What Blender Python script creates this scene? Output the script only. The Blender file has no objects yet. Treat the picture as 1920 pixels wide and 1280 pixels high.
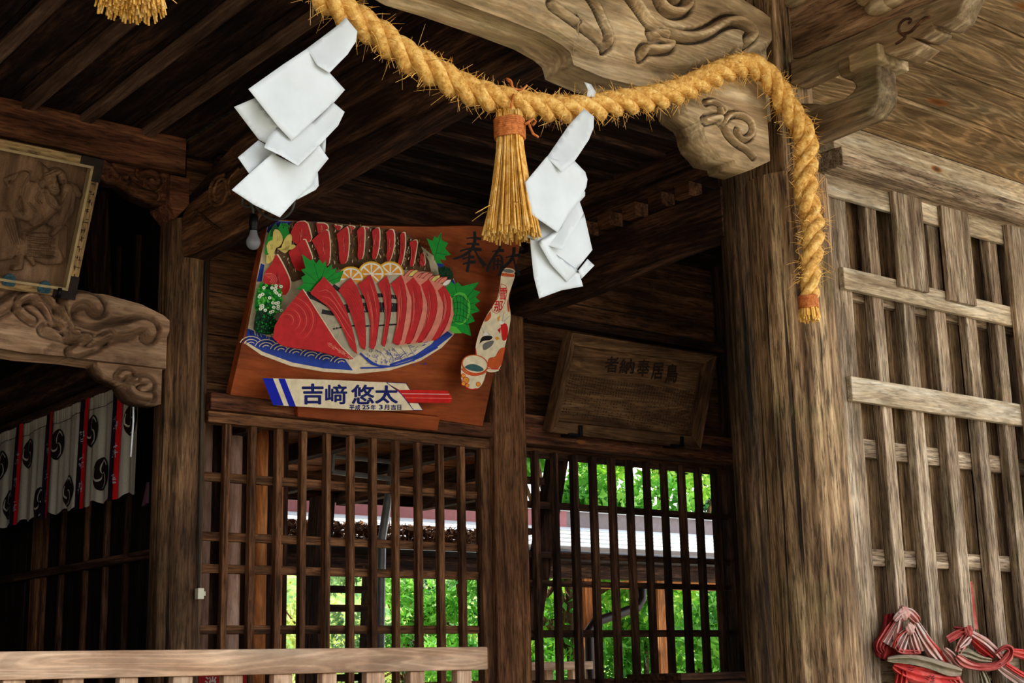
import bpy, bmesh, math, random
import numpy as np
from mathutils import Vector, Matrix
random.seed(7); RNG = np.random.default_rng(7)
COL = bpy.context.scene.collection

# ---------------- camera model (also used to survey points off the building's own planes) -------------
F = 2700.0; PIT, YAW, ROL = map(math.radians, (12.87, 38.7, -1.30)); CZ = 1.6
_cy, _sy, _cp, _sp = math.cos(YAW), math.sin(YAW), math.cos(PIT), math.sin(PIT)
FW = Vector((_sy*_cp, _cy*_cp, _sp)); R0 = Vector((_cy, -_sy, 0)); U0 = R0.cross(FW)
RT = math.cos(ROL)*R0 + math.sin(ROL)*U0; UP = -math.sin(ROL)*R0 + math.cos(ROL)*U0
EYE = Vector((0, 0, CZ))
def ray(px, py): px = float(px); py = float(py); return (px-960)/F*RT + (640-py)/F*UP + FW
def P(px, py, x=None, y=None, z=None):
    d = ray(px, py)
    if x is not None: t = (x-EYE.x)/d.x
    elif y is not None: t = (y-EYE.y)/d.y
    else: t = (z-EYE.z)/d.z
    return EYE + t*d
def PP(px, py, a, n):
    d = ray(px, py); return EYE + d*((a-EYE).dot(n)/d.dot(n))

# ---------------- mesh helpers ----------------
class MB:
    def __init__(s): s.v = []; s.f = []; s.m = []
    def add(s, vs, fs, mi=0):
        o = len(s.v); s.v += [tuple(v) for v in vs]; s.f += [tuple(i+o for i in f) for f in fs]; s.m += [mi]*len(fs); return s
    def box(s, x0, x1, y0, y1, z0, z1, mi=0):
        return s.hexa([(x0,y0,z0),(x1,y0,z0),(x1,y1,z0),(x0,y1,z0),(x0,y0,z1),(x1,y0,z1),(x1,y1,z1),(x0,y1,z1)], mi)
    def hexa(s, p, mi=0):
        return s.add(p, [(0,3,2,1),(4,5,6,7),(0,1,5,4),(1,2,6,5),(2,3,7,6),(3,0,4,7)], mi)
    def prism(s, pts, off, mi=0):
        n = len(pts); off = Vector(off); a = [Vector(p) for p in pts]; b = [p+off for p in a]
        return s.add(a+b, [tuple(range(n)), tuple(range(2*n-1, n-1, -1))]+[(i, i+n, (i+1) % n+n, (i+1) % n) for i in range(n)], mi)
    def poly(s, pts, mi=0): return s.add(pts, [tuple(range(len(pts)))], mi)
    def tube(s, pts, r, n=8, mi=0, flat=1.0, caps=True):
        pts = [Vector(p) for p in pts]; k = len(pts); rs = r if isinstance(r, (list, tuple)) else [r]*k
        up = None; vs = []
        for i, p in enumerate(pts):
            t = (pts[min(i+1, k-1)]-pts[max(i-1, 0)]).normalized()
            if up is None:
                up = Vector((0, 0, 1)) if abs(t.z) < .9 else Vector((0, 1, 0))
            a = t.cross(up).normalized(); up = a.cross(t).normalized()
            for j in range(n):
                th = 2*math.pi*j/n; vs.append(p+rs[i]*(math.cos(th)*a+flat*math.sin(th)*up))
        fs = [(i*n+j, i*n+(j+1) % n, (i+1)*n+(j+1) % n, (i+1)*n+j) for i in range(k-1) for j in range(n)]
        if caps: fs += [tuple(range(n-1, -1, -1)), tuple((k-1)*n+j for j in range(n))]
        return s.add(vs, fs, mi)
    def grid(s, rows, mi=0):
        h, w = len(rows), len(rows[0])
        return s.add([p for r in rows for p in r], [(i*w+j, i*w+j+1, (i+1)*w+j+1, (i+1)*w+j) for i in range(h-1) for j in range(w-1)], mi)
    def lathe(s, cx, cy, prof, n=32, mi=0):
        vs = [(cx+r*math.cos(2*math.pi*j/n), cy+r*math.sin(2*math.pi*j/n), z) for r, z in prof for j in range(n)]
        k = len(prof); fs = [(i*n+j, i*n+(j+1) % n, (i+1)*n+(j+1) % n, (i+1)*n+j) for i in range(k-1) for j in range(n)]
        fs += [tuple(range(n-1, -1, -1)), tuple((k-1)*n+j for j in range(n))]
        return s.add(vs, fs, mi)

def mk(name, mb, mats, parent=None, smooth=False, bevel=0, local=False, recalc=True, label=None, cat=None, group=None, kind=None, plabel=None):
    me = bpy.data.meshes.new(name)
    mats = mats if isinstance(mats, (list, tuple)) else [mats]
    if local: off = Vector((0, 0, 0))
    elif parent is not None:
        root = parent
        while root.parent: root = root.parent
        off = root.matrix_world.translation
    else:
        a = np.array([tuple(v) for v in mb.v]); lo, hi = a.min(0), a.max(0); off = Vector(((lo[0]+hi[0])/2, (lo[1]+hi[1])/2, lo[2]))
    off = Vector(off)
    me.from_pydata([(v[0]-off.x, v[1]-off.y, v[2]-off.z) for v in mb.v], [], mb.f)
    for m in mats: me.materials.append(m)
    if len(mats) > 1: me.polygons.foreach_set('material_index', mb.m)
    if recalc:
        bm = bmesh.new(); bm.from_mesh(me); bmesh.ops.recalc_face_normals(bm, faces=bm.faces); bm.to_mesh(me); bm.free()
    if smooth: me.polygons.foreach_set('use_smooth', [True]*len(me.polygons))
    o = bpy.data.objects.new(name, me); COL.objects.link(o)
    if parent is not None: o.parent = parent
    else: o.location = off; o.matrix_world = Matrix.Translation(off)
    if bevel:
        b = o.modifiers.new('edge', 'BEVEL'); b.width = bevel; b.segments = 2; b.limit_method = 'ANGLE'
    if label: o['label'] = label
    if cat: o['category'] = cat
    if group: o['group'] = group
    if kind: o['kind'] = kind
    if plabel: o['label'] = plabel
    return o
def thing(name, label, cat, loc, group=None, rot=None, kind=None):
    o = bpy.data.objects.new(name, None); COL.objects.link(o); o.empty_display_size = .05
    M = Matrix.Translation(Vector(loc))
    if rot is not None: M = M @ rot.to_4x4()
    o.matrix_world = M
    if label: o['label'] = label
    if cat: o['category'] = cat
    if group: o['group'] = group
    if kind: o['kind'] = kind
    return o
def sub(name, mb, mats, part, root, **k):   # sub-part of a translated thing
    o = mk(name, mb, mats, parent=None, **k); L = o.location.copy(); o.parent = part
    o.location = L - root.matrix_world.translation; return o

# ---------------- materials ----------------
def lin(c): return tuple(((v/255)/12.92 if v/255 <= .04045 else ((v/255+.055)/1.055)**2.4) for v in c)+(1,)
def newmat(name):
    m = bpy.data.materials.new(name); m.use_nodes = True; nt = m.node_tree
    b = nt.nodes['Principled BSDF']; return m, nt, b
def N(nt, t, **k):
    n = nt.nodes.new(t)
    for a, v in k.items():
        if a.startswith('i_'): n.inputs[a[2:].replace('_', ' ')].default_value = v
        else: setattr(n, a, v)
    return n
def ramp(nt, src, stops):
    r = nt.nodes.new('ShaderNodeValToRGB'); e = r.color_ramp.elements
    while len(e) > 1: e.remove(e[-1])
    e[0].position = stops[0][0]; e[0].color = stops[0][1]
    for p, c in stops[1:]:
        q = e.new(p); q.color = c
    nt.links.new(src, r.inputs[0]); return r.outputs[0]
def g(v): return (v, v, v, 1)
def coords(nt, scale, rnd=True):
    tc = N(nt, 'ShaderNodeTexCoord'); out = tc.outputs['Object']
    if rnd:
        oi = N(nt, 'ShaderNodeObjectInfo'); ml = N(nt, 'ShaderNodeMath', operation='MULTIPLY'); ml.inputs[1].default_value = 37
        nt.links.new(oi.outputs['Random'], ml.inputs[0])
        ad = N(nt, 'ShaderNodeVectorMath', operation='ADD'); nt.links.new(out, ad.inputs[0]); nt.links.new(ml.outputs[0], ad.inputs[1]); out = ad.outputs[0]
    base = out
    mp = N(nt, 'ShaderNodeMapping'); mp.inputs['Scale'].default_value = scale; nt.links.new(out, mp.inputs[0])
    return base, mp.outputs[0]
_wc = {}
def wood(key, axis, dark, mid, light, along=1.5, across=26, bump=.5, ring=0.0, moss=None, knots=0.0, crack=.6, rough=.82, ringscale=9, crease_shade=0, fine=.42):
    k = (key, axis)
    if k in _wc: return _wc[k]
    m, nt, b = newmat(f'{key}_{axis}')
    ax = 'xyz'.index(axis); L = nt.links.new
    sc = [across]*3; sc[ax] = along
    base, v = coords(nt, sc)
    n1 = N(nt, 'ShaderNodeTexNoise', i_Scale=1.0, i_Detail=6.0, i_Roughness=.68, i_Distortion=.5); L(v, n1.inputs['Vector'])
    c1 = ramp(nt, n1.outputs['Fac'], [(.3, lin(dark)), (.5, lin(mid)), (.68, lin(light))])
    s2 = [across*4.5]*3; s2[ax] = along*7
    mp2 = N(nt, 'ShaderNodeMapping'); mp2.inputs['Scale'].default_value = s2; L(base, mp2.inputs[0])
    n2 = N(nt, 'ShaderNodeTexNoise', i_Scale=1.0, i_Detail=4.0, i_Roughness=.65, i_Distortion=.4); L(mp2.outputs[0], n2.inputs['Vector'])
    f2 = ramp(nt, n2.outputs['Fac'], [(.36, g(fine)), (.5, g(.95)), (.62, g(1.2 if fine < .6 else 1.05))])
    n3 = N(nt, 'ShaderNodeTexNoise', i_Scale=2.3, i_Detail=3.0); L(base, n3.inputs['Vector'])
    f3 = ramp(nt, n3.outputs['Fac'], [(.33, g(.62)), (.66, g(1.2))])
    def mul(a, c):
        x = N(nt, 'ShaderNodeMix', data_type='RGBA', blend_type='MULTIPLY'); x.inputs['Factor'].default_value = 1
        L(a, x.inputs['A']); L(c, x.inputs['B']); return x.outputs['Result']
    col = mul(mul(c1, f2), f3)
    h = n2.outputs['Fac']
    if ring > 0:
        s4 = [ringscale]*3; s4[ax] = .9
        mp4 = N(nt, 'ShaderNodeMapping'); mp4.inputs['Scale'].default_value = s4; L(base, mp4.inputs[0])
        n4 = N(nt, 'ShaderNodeTexNoise', i_Scale=1.0, i_Detail=1.5, i_Distortion=.3); L(mp4.outputs[0], n4.inputs['Vector'])
        mm = N(nt, 'ShaderNodeMath', operation='MULTIPLY'); L(n4.outputs['Fac'], mm.inputs[0]); mm.inputs[1].default_value = 110
        sn = N(nt, 'ShaderNodeMath', operation='SINE'); L(mm.outputs[0], sn.inputs[0])
        fr = ramp(nt, sn.outputs[0], [(.0, g(1-ring)), (.9, g(1.05))])
        col = mul(col, fr)
    if crack > 0:
        s5 = [across*1.6]*3; s5[ax] = along*.45
        mp5 = N(nt, 'ShaderNodeMapping'); mp5.inputs['Scale'].default_value = s5; L(base, mp5.inputs[0])
        n5 = N(nt, 'ShaderNodeTexNoise', i_Scale=1.0, i_Detail=2.0, i_Roughness=.5); L(mp5.outputs[0], n5.inputs['Vector'])
        fc = ramp(nt, n5.outputs['Fac'], [(.30, g(1-crack)), (.37, g(1.0))]); col = mul(col, fc)
        ad = N(nt, 'ShaderNodeMath', operation='MULTIPLY_ADD'); L(fc, ad.inputs[0]); ad.inputs[1].default_value = .8; L(h, ad.inputs[2]); h = ad.outputs[0]
    if knots > 0:
        vo = N(nt, 'ShaderNodeTexVoronoi', i_Scale=knots); sk = [1.6]*3; sk[ax] = .6
        mpk = N(nt, 'ShaderNodeMapping'); mpk.inputs['Scale'].default_value = sk; L(base, mpk.inputs[0]); L(mpk.outputs[0], vo.inputs['Vector'])
        fk = ramp(nt, vo.outputs['Distance'], [(.03, lin((24, 12, 6))), (.08, lin((150, 92, 40))), (.12, lin((168, 112, 56)))])
        mk_ = ramp(nt, vo.outputs['Distance'], [(.08, g(.9)), (.13, g(0.0))])
        x = N(nt, 'ShaderNodeMix', data_type='RGBA'); L(mk_, x.inputs['Factor']); L(col, x.inputs['A']); L(fk, x.inputs['B']); col = x.outputs['Result']
    if moss:
        n6 = N(nt, 'ShaderNodeTexNoise', i_Scale=3.5, i_Detail=5.0, i_Roughness=.7); L(base, n6.inputs['Vector'])
        fm = ramp(nt, n6.outputs['Fac'], [(.54, g(0)), (.72, g(.55))])
        x = N(nt, 'ShaderNodeMix', data_type='RGBA'); L(fm, x.inputs['Factor']); L(col, x.inputs['A'])
        mg = N(nt, 'ShaderNodeMix', data_type='RGBA', blend_type='MULTIPLY'); mg.inputs['Factor'].default_value = 1; L(f2, mg.inputs['A']); mg.inputs['B'].default_value = lin(moss)
        L(mg.outputs['Result'], x.inputs['B']); col = x.outputs['Result']
    if crease_shade:
        ge = N(nt, 'ShaderNodeNewGeometry'); fd = ramp(nt, ge.outputs['Pointiness'], [(.42, g(1-crease_shade)), (.50, g(1.0)), (.58, g(1.25))]); col = mul(col, fd)  # shade put into the wood colour: hollows darkened, raised edges lightened
    L(col, b.inputs['Base Color']); b.inputs['Roughness'].default_value = rough; b.inputs['Specular IOR Level'].default_value = .25
    bp = N(nt, 'ShaderNodeBump'); bp.inputs['Strength'].default_value = bump; bp.inputs['Distance'].default_value = .006
    L(h, bp.inputs['Height']); L(bp.outputs[0], b.inputs['Normal'])
    _wc[k] = m; return m
def W_dark(a): return wood('smoked_wood', a, (32, 20, 14), (74, 49, 35), (122, 88, 64), across=22, crack=.7)
def W_ceil(a): return wood('ceiling_wood', a, (30, 19, 14), (60, 40, 29), (104, 74, 56), across=16, ring=.25)
def W_mid(a): return wood('aged_brown_wood', a, (60, 36, 23), (116, 80, 53), (156, 114, 79), across=22, crack=.6)
def W_red(a): return wood('reddish_cedar', a, (62, 34, 22), (118, 76, 52), (156, 110, 78), across=20, knots=5.0, crack=.5)
def W_pil(a): return wood('pillar_wood', a, (72, 52, 36), (146, 116, 84), (202, 172, 132), across=24, moss=(114, 106, 68), crack=.8, bump=1.0, fine=.32)
def W_mosspil(a): return wood('mossy_pillar_wood', a, (54, 38, 26), (108, 80, 56), (150, 118, 86), across=24, moss=(70, 64, 36), crack=.75, bump=.7)
def W_wea(a): return wood('weathered_wood', a, (112, 90, 70), (174, 150, 124), (218, 200, 174), across=28, moss=(130, 120, 84), crack=.5, bump=.9, fine=.36)
def W_pale(a): return wood('bleached_wood', a, (160, 134, 104), (216, 194, 162), (244, 230, 206), across=20, crack=.3, knots=4.0, ring=.12, fine=.6)
def W_carv(a): return wood('carved_wood', a, (128, 104, 76), (170, 144, 108), (208, 186, 150), across=11, moss=(136, 124, 84), crack=.06, bump=.25, ring=.14, crease_shade=.8, fine=.72)
def W_lcarv(a): return wood('shaded_carved_wood', a, (110, 84, 64), (150, 118, 92), (180, 150, 120), across=11, crack=.06, bump=.25, knots=7, ring=.12, crease_shade=.8, fine=.72)
def W_eave(a): return wood('eave_board_wood', a, (140, 108, 74), (190, 156, 114), (222, 192, 150), across=16, ring=.34, ringscale=5, crack=.2, knots=2.2, fine=.65)
def W_rail(a): return wood('new_pale_wood', a, (176, 138, 108), (208, 172, 142), (230, 200, 170), across=12, ring=.16, crack=.1, bump=.2, fine=.86)
def W_orange(a): return wood('orange_cedar', a, (150, 88, 44), (204, 132, 76), (228, 166, 110), across=12, crack=.15, bump=.3, ring=.15, fine=.75)
def W_log(a): return wood('peeled_log_wood', a, (150, 110, 90), (196, 156, 134), (216, 184, 164), across=14, crack=.4, bump=.4, fine=.7)
def W_board(a): return wood('signboard_wood', a, (128, 62, 28), (158, 82, 40), (176, 98, 50), across=12, crack=.08, bump=.12, rough=.6, fine=.85)
def W_plq(a): return wood('plaque_wood', a, (86, 60, 38), (124, 92, 62), (152, 118, 84), across=12, ring=.3, ringscale=12, crack=.3, fine=.7)
def plain(key, c, rough=.7, var=.15, metal=0, scale=20, bump=0, trans=0):
    if key in _wc: return _wc[key]
    m, nt, b = newmat(key); L = nt.links.new
    base, v = coords(nt, (scale,)*3)
    n = N(nt, 'ShaderNodeTexNoise', i_Scale=1.0, i_Detail=4.0); L(v, n.inputs['Vector'])
    c0 = lin(c); lo = tuple(x*(1-var) for x in c0[:3])+(1,); hi = tuple(min(1, x*(1+var)) for x in c0[:3])+(1,)
    L(ramp(nt, n.outputs['Fac'], [(.3, lo), (.7, hi)]), b.inputs['Base Color'])
    b.inputs['Roughness'].default_value = rough; b.inputs['Metallic'].default_value = metal; b.inputs['Specular IOR Level'].default_value = .3
    if trans: b.inputs['Transmission Weight'].default_value = trans
    if bump:
        bp = N(nt, 'ShaderNodeBump'); bp.inputs['Strength'].default_value = bump; bp.inputs['Distance'].default_value = .004; L(n.outputs['Fac'], bp.inputs['Height']); L(bp.outputs[0], b.inputs['Normal'])
    _wc[key] = m; return m
# ======================= THE BUILDING =======================
YP, YM, YB = 3.0, 3.95, 5.42       # porch pillar line, hall front line, back screen face
ZC = 3.838                          # dark ceiling height
STR = dict(kind='structure')
def xb(name, x0, x1, y0, y1, z0, z1, mat, **k):
    return mk(name, MB().box(x0, x1, y0, y1, z0, z1), mat, bevel=k.pop('bevel', .004), **k)

# ---- ground, floors, roof, enclosure ----
mk('ground', MB().box(-40, 60, -30, 70, -.3, 0), plain('gravel', (182, 172, 152), .95, .25, scale=9, bump=.6), **STR)
mk('floor_deck', MB().box(-2.5, 7.5, 4.4, 10, .02, .6), W_dark('x'), **STR)
mk('roof', MB().hexa([(-3, .6, 4.25), (10, .6, 4.25), (10, 10, 4.6), (-3, 10, 4.6), (-3, .6, 4.4), (10, .6, 4.4), (10, 10, 4.8), (-3, 10, 4.8)]), W_dark('x'), **STR)
# left (rafter direction) ceiling boards with battens
xl0, xl1 = -1.2, 2.56
mb = MB(); x = xl0; i = 0
while x < xl1:
    mb.box(x, min(x+.245, xl1), 3.02, 5.44, ZC+.004*(i % 2), ZC+.03); x += .25; i += 1
mk('ceiling_left', mb, W_ceil('y'), bevel=.003, **STR)
bt = None
for i, xx in enumerate([.37, .62, .87, 1.12, 1.37, 1.60, 1.865, 2.103, 2.369]):
    lab = 'dark narrow ceiling batten, the %s from the carved upper beam corner' % ['ninth', 'eighth', 'seventh', 'sixth', 'fifth', 'fourth', 'third', 'second', 'first'][i]
    mk('ceiling_batten', MB().box(xx-.026, xx+.026, 3.05, 5.43, ZC-.03, ZC+.002), wood('batten_wood', 'y', (64, 46, 36), (112, 86, 68), (150, 120, 98), across=20, crack=.4, fine=.7), bevel=.005, label=lab, cat='batten', group='battens on the dark ceiling')
# centre ceiling: overlapping boards running along the wall
mb = MB(); y = 3.1; i = 0
while y < 5.6:
    d = .028
    xe0 = min(4.34, y*1.2) if y < 4.2 else 6.3; mb.hexa([(2.62, y, ZC-d), (xe0, y, ZC-d), (xe0, y+.19, ZC), (2.62, y+.19, ZC), (2.62, y, ZC), (xe0, y, ZC), (xe0, y+.19, ZC+.02), (2.62, y+.19, ZC+.02)]); y += .172
mk('ceiling_center', mb, W_ceil('x'), bevel=.003, **STR)
xb('ceiling_back', -2.5, 7.4, 5.62, 10, ZC, ZC+.05, W_dark('x'), **STR)
# right porch ceiling: wide pale boards
mb = MB(); y = 3.84; ZE = 3.975
for wdt in (.34, .30, .36, .38, .33, .36, .4):
    mb.box(3.3 if y > 3 else 2.3, 9.2, y-wdt+.012, y, ZE+(.012 if wdt in (.30, .38, .36) else 0), ZE+.04); y -= wdt
mk('ceiling_porch', mb, W_eave('x'), bevel=.004, **STR)
mk('ceiling_porch_left', MB().box(-2.5, 2.3, 1.0, 3.1, ZE, ZE+.03), W_dark('x'), **STR)
# enclosure of the dark left room and the dark back
mk('wall_far', MB().box(-2.5, 2.72, 8.6, 8.7, .6, ZC), W_dark('z'), **STR)
mk('wall_left', MB().box(-2.6, -2.5, 3.0, 8.7, 0, ZC+.3), W_dark('z'), **STR)
mb = MB(); y = 5.75
while y < 8.6:
    mb.box(2.66+.006*random.random(), 2.72, y, y+.19, .6, ZC); y += .195
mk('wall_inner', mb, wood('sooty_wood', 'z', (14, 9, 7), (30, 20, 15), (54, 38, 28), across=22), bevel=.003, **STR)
for i, px in enumerate((70, 84, 117, 162, 200, 238)):
    a = P(px, 1100, x=2.655)
    mk('wall_batten', MB().box(2.635, 2.66, a.y-(.05 if i == 0 else .012), a.y+(.05 if i == 0 else .012), .6, 3.6), W_mid('z') if i in (0, 1, 3) else W_dark('z'), bevel=.003,
       label='thin upright batten on the dark inner wall, number %s from the left' % ['one', 'two', 'three', 'four', 'five', 'six'][i], cat='batten', group='battens on the dark inner wall')
xb('wall_rail', 2.62, 2.66, 5.75, 8.6, *sorted((P(245/2.977, 850+645/2.977, x=2.64).z, P(245/2.977, 850+690/2.977, x=2.64).z)), W_dark('y'),
   label='black horizontal rail crossing the dark inner wall below the curtain', cat='rail')
# back wall above the screens (horizontal boards)
CPX = P(1391, 900, y=YB).x
mb = MB(); z = P(385, 790, y=YB).z+.02; i = 0
while z < ZC:
    h = [.17, .21, .19, .24, .2][i % 5]
    mb.box(2.62, CPX-.065, 5.50+.006*(i % 2)+.004*random.random(), 5.55, z, min(z+h-.004, ZC)); z += h; i += 1
mk('wall_back', mb, W_mid('x'), bevel=.003, **STR)
a = P(981, 600, y=5.46); b_ = P(981, 577, y=5.46)
xb('wall_ledger', a.x+.01, 5.95, 5.44, 5.5, a.z, a.z+.05, W_dark('x'), label='thin dark ledge across the wall above the plain framed plaque', cat='ledge')
xb('head_beam', 2.74, 4.2, 5.36, 5.5, ZC-.30, ZC-.0, W_dark('x'), label='dark head beam along the wall above the painted fish board', cat='beam')

# ---- pillars ----
def pillar(name, cx, cy, r, z0, z1, mat, n=72, seed=1, oct_=0, **k):
    rr = random.Random(seed); cr = [(rr.uniform(0, 2*math.pi), rr.uniform(.012, .03), rr.uniform(.004, .012)) for _ in range(9)]
    ph = [rr.uniform(0, 6.28) for _ in range(4)]; rows = []; zs = np.linspace(z0, z1, 60)
    for z in zs:
        row = []
        for j in range(n+1):
            th = 2*math.pi*j/n; q = r*(1+.008*math.sin(3*th+ph[0]+z*.6)+.006*math.sin(7*th+ph[1]+z*1.3)+.004*math.sin(11*th+z*3+ph[2]))
            if oct_:
                s_ = math.pi/4; t2 = ((th+s_/2) % s_)-s_/2; q = r*(.35+.65*math.cos(s_/2)/math.cos(t2)) if oct_ == 1 else q
            for c, w, d in cr:
                dd = abs((th-c-.05*math.sin(z*1.7+c)+math.pi) % (2*math.pi)-math.pi); q -= d*math.exp(-(dd/w)**2)
            row.append((cx+q*math.cos(th), cy+q*math.sin(th), z))
        rows.append(row)
    mb = MB().grid(rows)
    mb.poly([p for p in rows[-1][:-1]]); mb.poly([p for p in rows[0][:-1]])
    return mk(name, mb, mat, smooth=True, **k)
c = P(1512, 900, y=YP); PX = c.x
pt = P(1420, 312, y=2.9).z+.02
pil = pillar('porch_pillar', PX, YP, .136, 0, pt, W_pil('z'), n=120, seed=5, label='large round weathered pillar with the straw rope hanging down its face', cat='pillar')
mk('porch_pillar_head', MB().box(PX-.105, PX+.07, YP-.085, YP+.09, pt-.02, 4.25), W_pil('z'), bevel=.01, label='square weathered post head rising above the large round pillar', cat='post')
a = P(1396, 700, y=4.02)
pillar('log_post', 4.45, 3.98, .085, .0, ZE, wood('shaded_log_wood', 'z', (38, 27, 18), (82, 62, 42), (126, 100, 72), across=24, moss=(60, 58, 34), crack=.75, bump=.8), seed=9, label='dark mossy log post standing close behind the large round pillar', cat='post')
c2 = P(331, 1000, y=5.5)
zt = P(325, 405, y=5.42).z
LPX = c2.x
pillar('hall_pillar', LPX, 5.5, .106, 0.0, zt, W_mosspil('z'), seed=3, oct_=1, n=96, label='brown chamfered pillar between the crest curtain and the slatted screen', cat='pillar')
xl, xr = P(922, 1000, y=YB).x, P(985, 1000, y=YB).x
mk('screen_post', MB().box(xl, xr, YB-.03, YB+.13, 0, P(960, 590, y=5.4).z), W_mid('z'), bevel=.01, label='square brown post between the two slatted screens', cat='post')
a = P(1391, 900, y=YB)
mk('corner_post', MB().box(a.x-.06, a.x+.14, YB-.02, YB+.13, 0, ZC), W_dark('z'), bevel=.01, label='dark post at the far right end of the slatted screens', cat='post')
mk('wall_right', MB().box(6.3, 6.4, 4.1, 5.5, 0, ZC), W_dark('z'), **STR)

# ---- rails over the screens ----
def zx(px, py, y=YB): return P(px, py, y=y).z
xs0 = LPX+.09
z1, z2, z3 = zx(385, 735), zx(385, 767), zx(385, 790)
xb('upper_rail', xs0, xl, YB-.02, YB+.08, z2, z1, W_red('x'), label='scarred brown rail on which the painted fish board stands', cat='rail')
xb('screen_head_rail', xs0, xl, YB+.0, YB+.06, z3, z2-.003, W_mid('x'), label='thin brown head rail directly above the left slatted screen', cat='rail')
z1, z2 = zx(985, 777), zx(985, 832)
xb('plaque_rail', xr, a.x-.06, YB-.02, YB+.08, z2, z1, W_red('x'), label='knotty brown rail beneath the plain framed plaque', cat='rail')

# ---- slatted screens ----
def screen(name, label, x0, x1, edges, scale, ox, py, rows, ztop, zbot, ytop, stiles=True, mat=W_mid):
    t = thing(name, label, 'lattice', ((x0+x1)/2, YB, zbot))
    for e0, e1 in edges:
        l, r = P(ox+e0/scale, py, y=YB+.03).x, P(ox+e1/scale, py, y=YB).x
        wv = random.uniform(-.003, .003)
        mk('vertical_bar', MB().hexa([(l+wv, YB, zbot), (r+wv, YB, zbot), (r+wv, YB+.035, zbot), (l+wv, YB+.035, zbot), (l, YB, ztop), (r, YB, ztop), (r, YB+.035, ztop), (l, YB+.035, ztop)]), mat('z'), parent=t, bevel=.004)
    for r in rows:
        zt_, zb_ = r[0], r[1]; xa, xe = (r[2], r[3]) if len(r) > 2 else (x0, x1)
        mk('horizontal_rail', MB().box(xa, xe, YB+.036, YB+.062, zb_, zt_), mat('x'), parent=t, bevel=.003)
    return t
y1 = 780+600/2.56
rows = [(zx(380, p), zx(380, q)) for p, q in ((881, 898), (994, 1011), (1055, 1072), (1171, 1188), (1290, 1306), (1400, 1416))]
s1 = screen('slatted_screen', 'brown wooden slatted screen below the painted fish board', xs0, xl,
       [(133, 178), (258, 305), (385, 432), (505, 550), (622, 667), (738, 783), (845, 890), (958, 1000), (1065, 1110), (1170, 1215), (1275, 1318), (1375, 1440)], 2.56, 360, y1, rows, z3-.002 if False else zx(385, 790), .6, 0)
y2 = 820+900/2.783
def q2(y): return 820+y/2.783
rows = [(zx(990, q2(p)), zx(990, q2(q))) for p, q in ((322, 358), (588, 620), (738, 770), (1003, 1042), (1268, 1300), (1530, 1560))]
xe = P(1030, 900, y=YB).x
rows += [(zx(985, q2(195)), zx(985, q2(232)), xr, xe), (zx(985, q2(466)), zx(985, q2(500)), xr, P(1000, 900, y=YB).x+.02), (zx(985, q2(60)), zx(985, q2(92)), xr, CPX-.065)]
s2 = screen('slatted_screen', 'dark slatted screen with the trees showing behind it, under the plain plaque', xr, a.x-.065,
       [(283, 330), (388, 432), (488, 538), (590, 637), (690, 737), (785, 830), (878, 922), (970, 1013), (1062, 1108), (1150, 1195), (1238, 1283), (1320, 1366)], 2.783, 900, y2, rows, zx(985, q2(62)), .6, 0, mat=W_dark)
# diagonal brace behind the right screen
p, q = P(1042, 855, y=5.6), P(985, 1200, y=5.6)
mk('diagonal_brace', MB().hexa([(q.x-.05, 5.55, q.z), (q.x+.05, 5.55, q.z), (q.x+.05, 5.62, q.z), (q.x-.05, 5.62, q.z), (p.x-.05, 5.55, p.z), (p.x+.05, 5.55, p.z), (p.x+.05, 5.62, p.z), (p.x-.05, 5.62, p.z)]), W_dark('z'), bevel=.004,
   label='dark slanting brace behind the left edge of the right slatted screen', cat='brace')

# ---- peeled log planks behind the left screen ----
for i, (p0, p1, mat, zz) in enumerate(((383, 406, W_log('z'), 3.0), (428, 462, W_log('z'), 3.0), (483, 511, W_orange('z'), 3.0), (527, 541, W_orange('z'), 3.0))):
    l, r = P(p0, 900, y=5.75), P(p1, 900, y=5.75)
    mb = MB(); R = (r.x-l.x)/2
    mb.lathe((l.x+r.x)/2, 5.8, [(R*1.03, .6), (R, 1.4), (R*.98, zz)], n=20)
    mk('log_upright', mb, mat, smooth=True, label=['pale peeled log upright right beside the left pillar behind the screen', 'pale cracked log upright behind the left screen between two slats', 'bright orange-brown log upright behind the left screen', 'narrow orange-brown upright at the edge of the open view behind the left screen'][i], cat='post', group='log uprights behind the left screen')
xb('wall_backing', 2.72, P(541, 900, y=5.9).x, 5.9, 5.93, .6, 3.2, W_dark('z'), **STR)

# ---- cross beams toward the porch ----
def beam_y(name, x0, x1, ys, zb, zt_, mat, **k):
    rows = []
    for y, a_, b2 in zip(ys, zb, zt_): rows.append([(x0, y, a_), (x1, y, a_), (x1, y, b2), (x0, y, b2), (x0, y, a_)])
    mb = MB().grid(rows); mb.poly(rows[0][:4]); mb.poly(rows[-1][:4]); return mk(name, mb, mat, bevel=.006, **k)
e = P(343, 487, y=5.42); e2 = P(380, 490, y=5.42)
ys = [5.5, 5.0, 4.6, 4.2, 3.8, 3.4, 3.06]
b1 = beam_y('cross_beam', e.x, e2.x+.02, ys, [3.325, 3.34, 3.355, 3.365, 3.375, 3.385, 3.39], [3.56, 3.70, 3.76, 3.80, 3.81, 3.82, 3.82], W_dark('y'),
            label='long dark cross beam running from the left pillar toward the porch behind the paper streamer', cat='beam')
xb('filler_board', e.x-.01, e2.x+.03, 3.06, 5.45, 3.80, ZC, W_dark('y'), label='dark cap board between the long cross beam and the ceiling', cat='board')
e = P(955, 590, y=5.4)
B2X = 4.35
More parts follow.
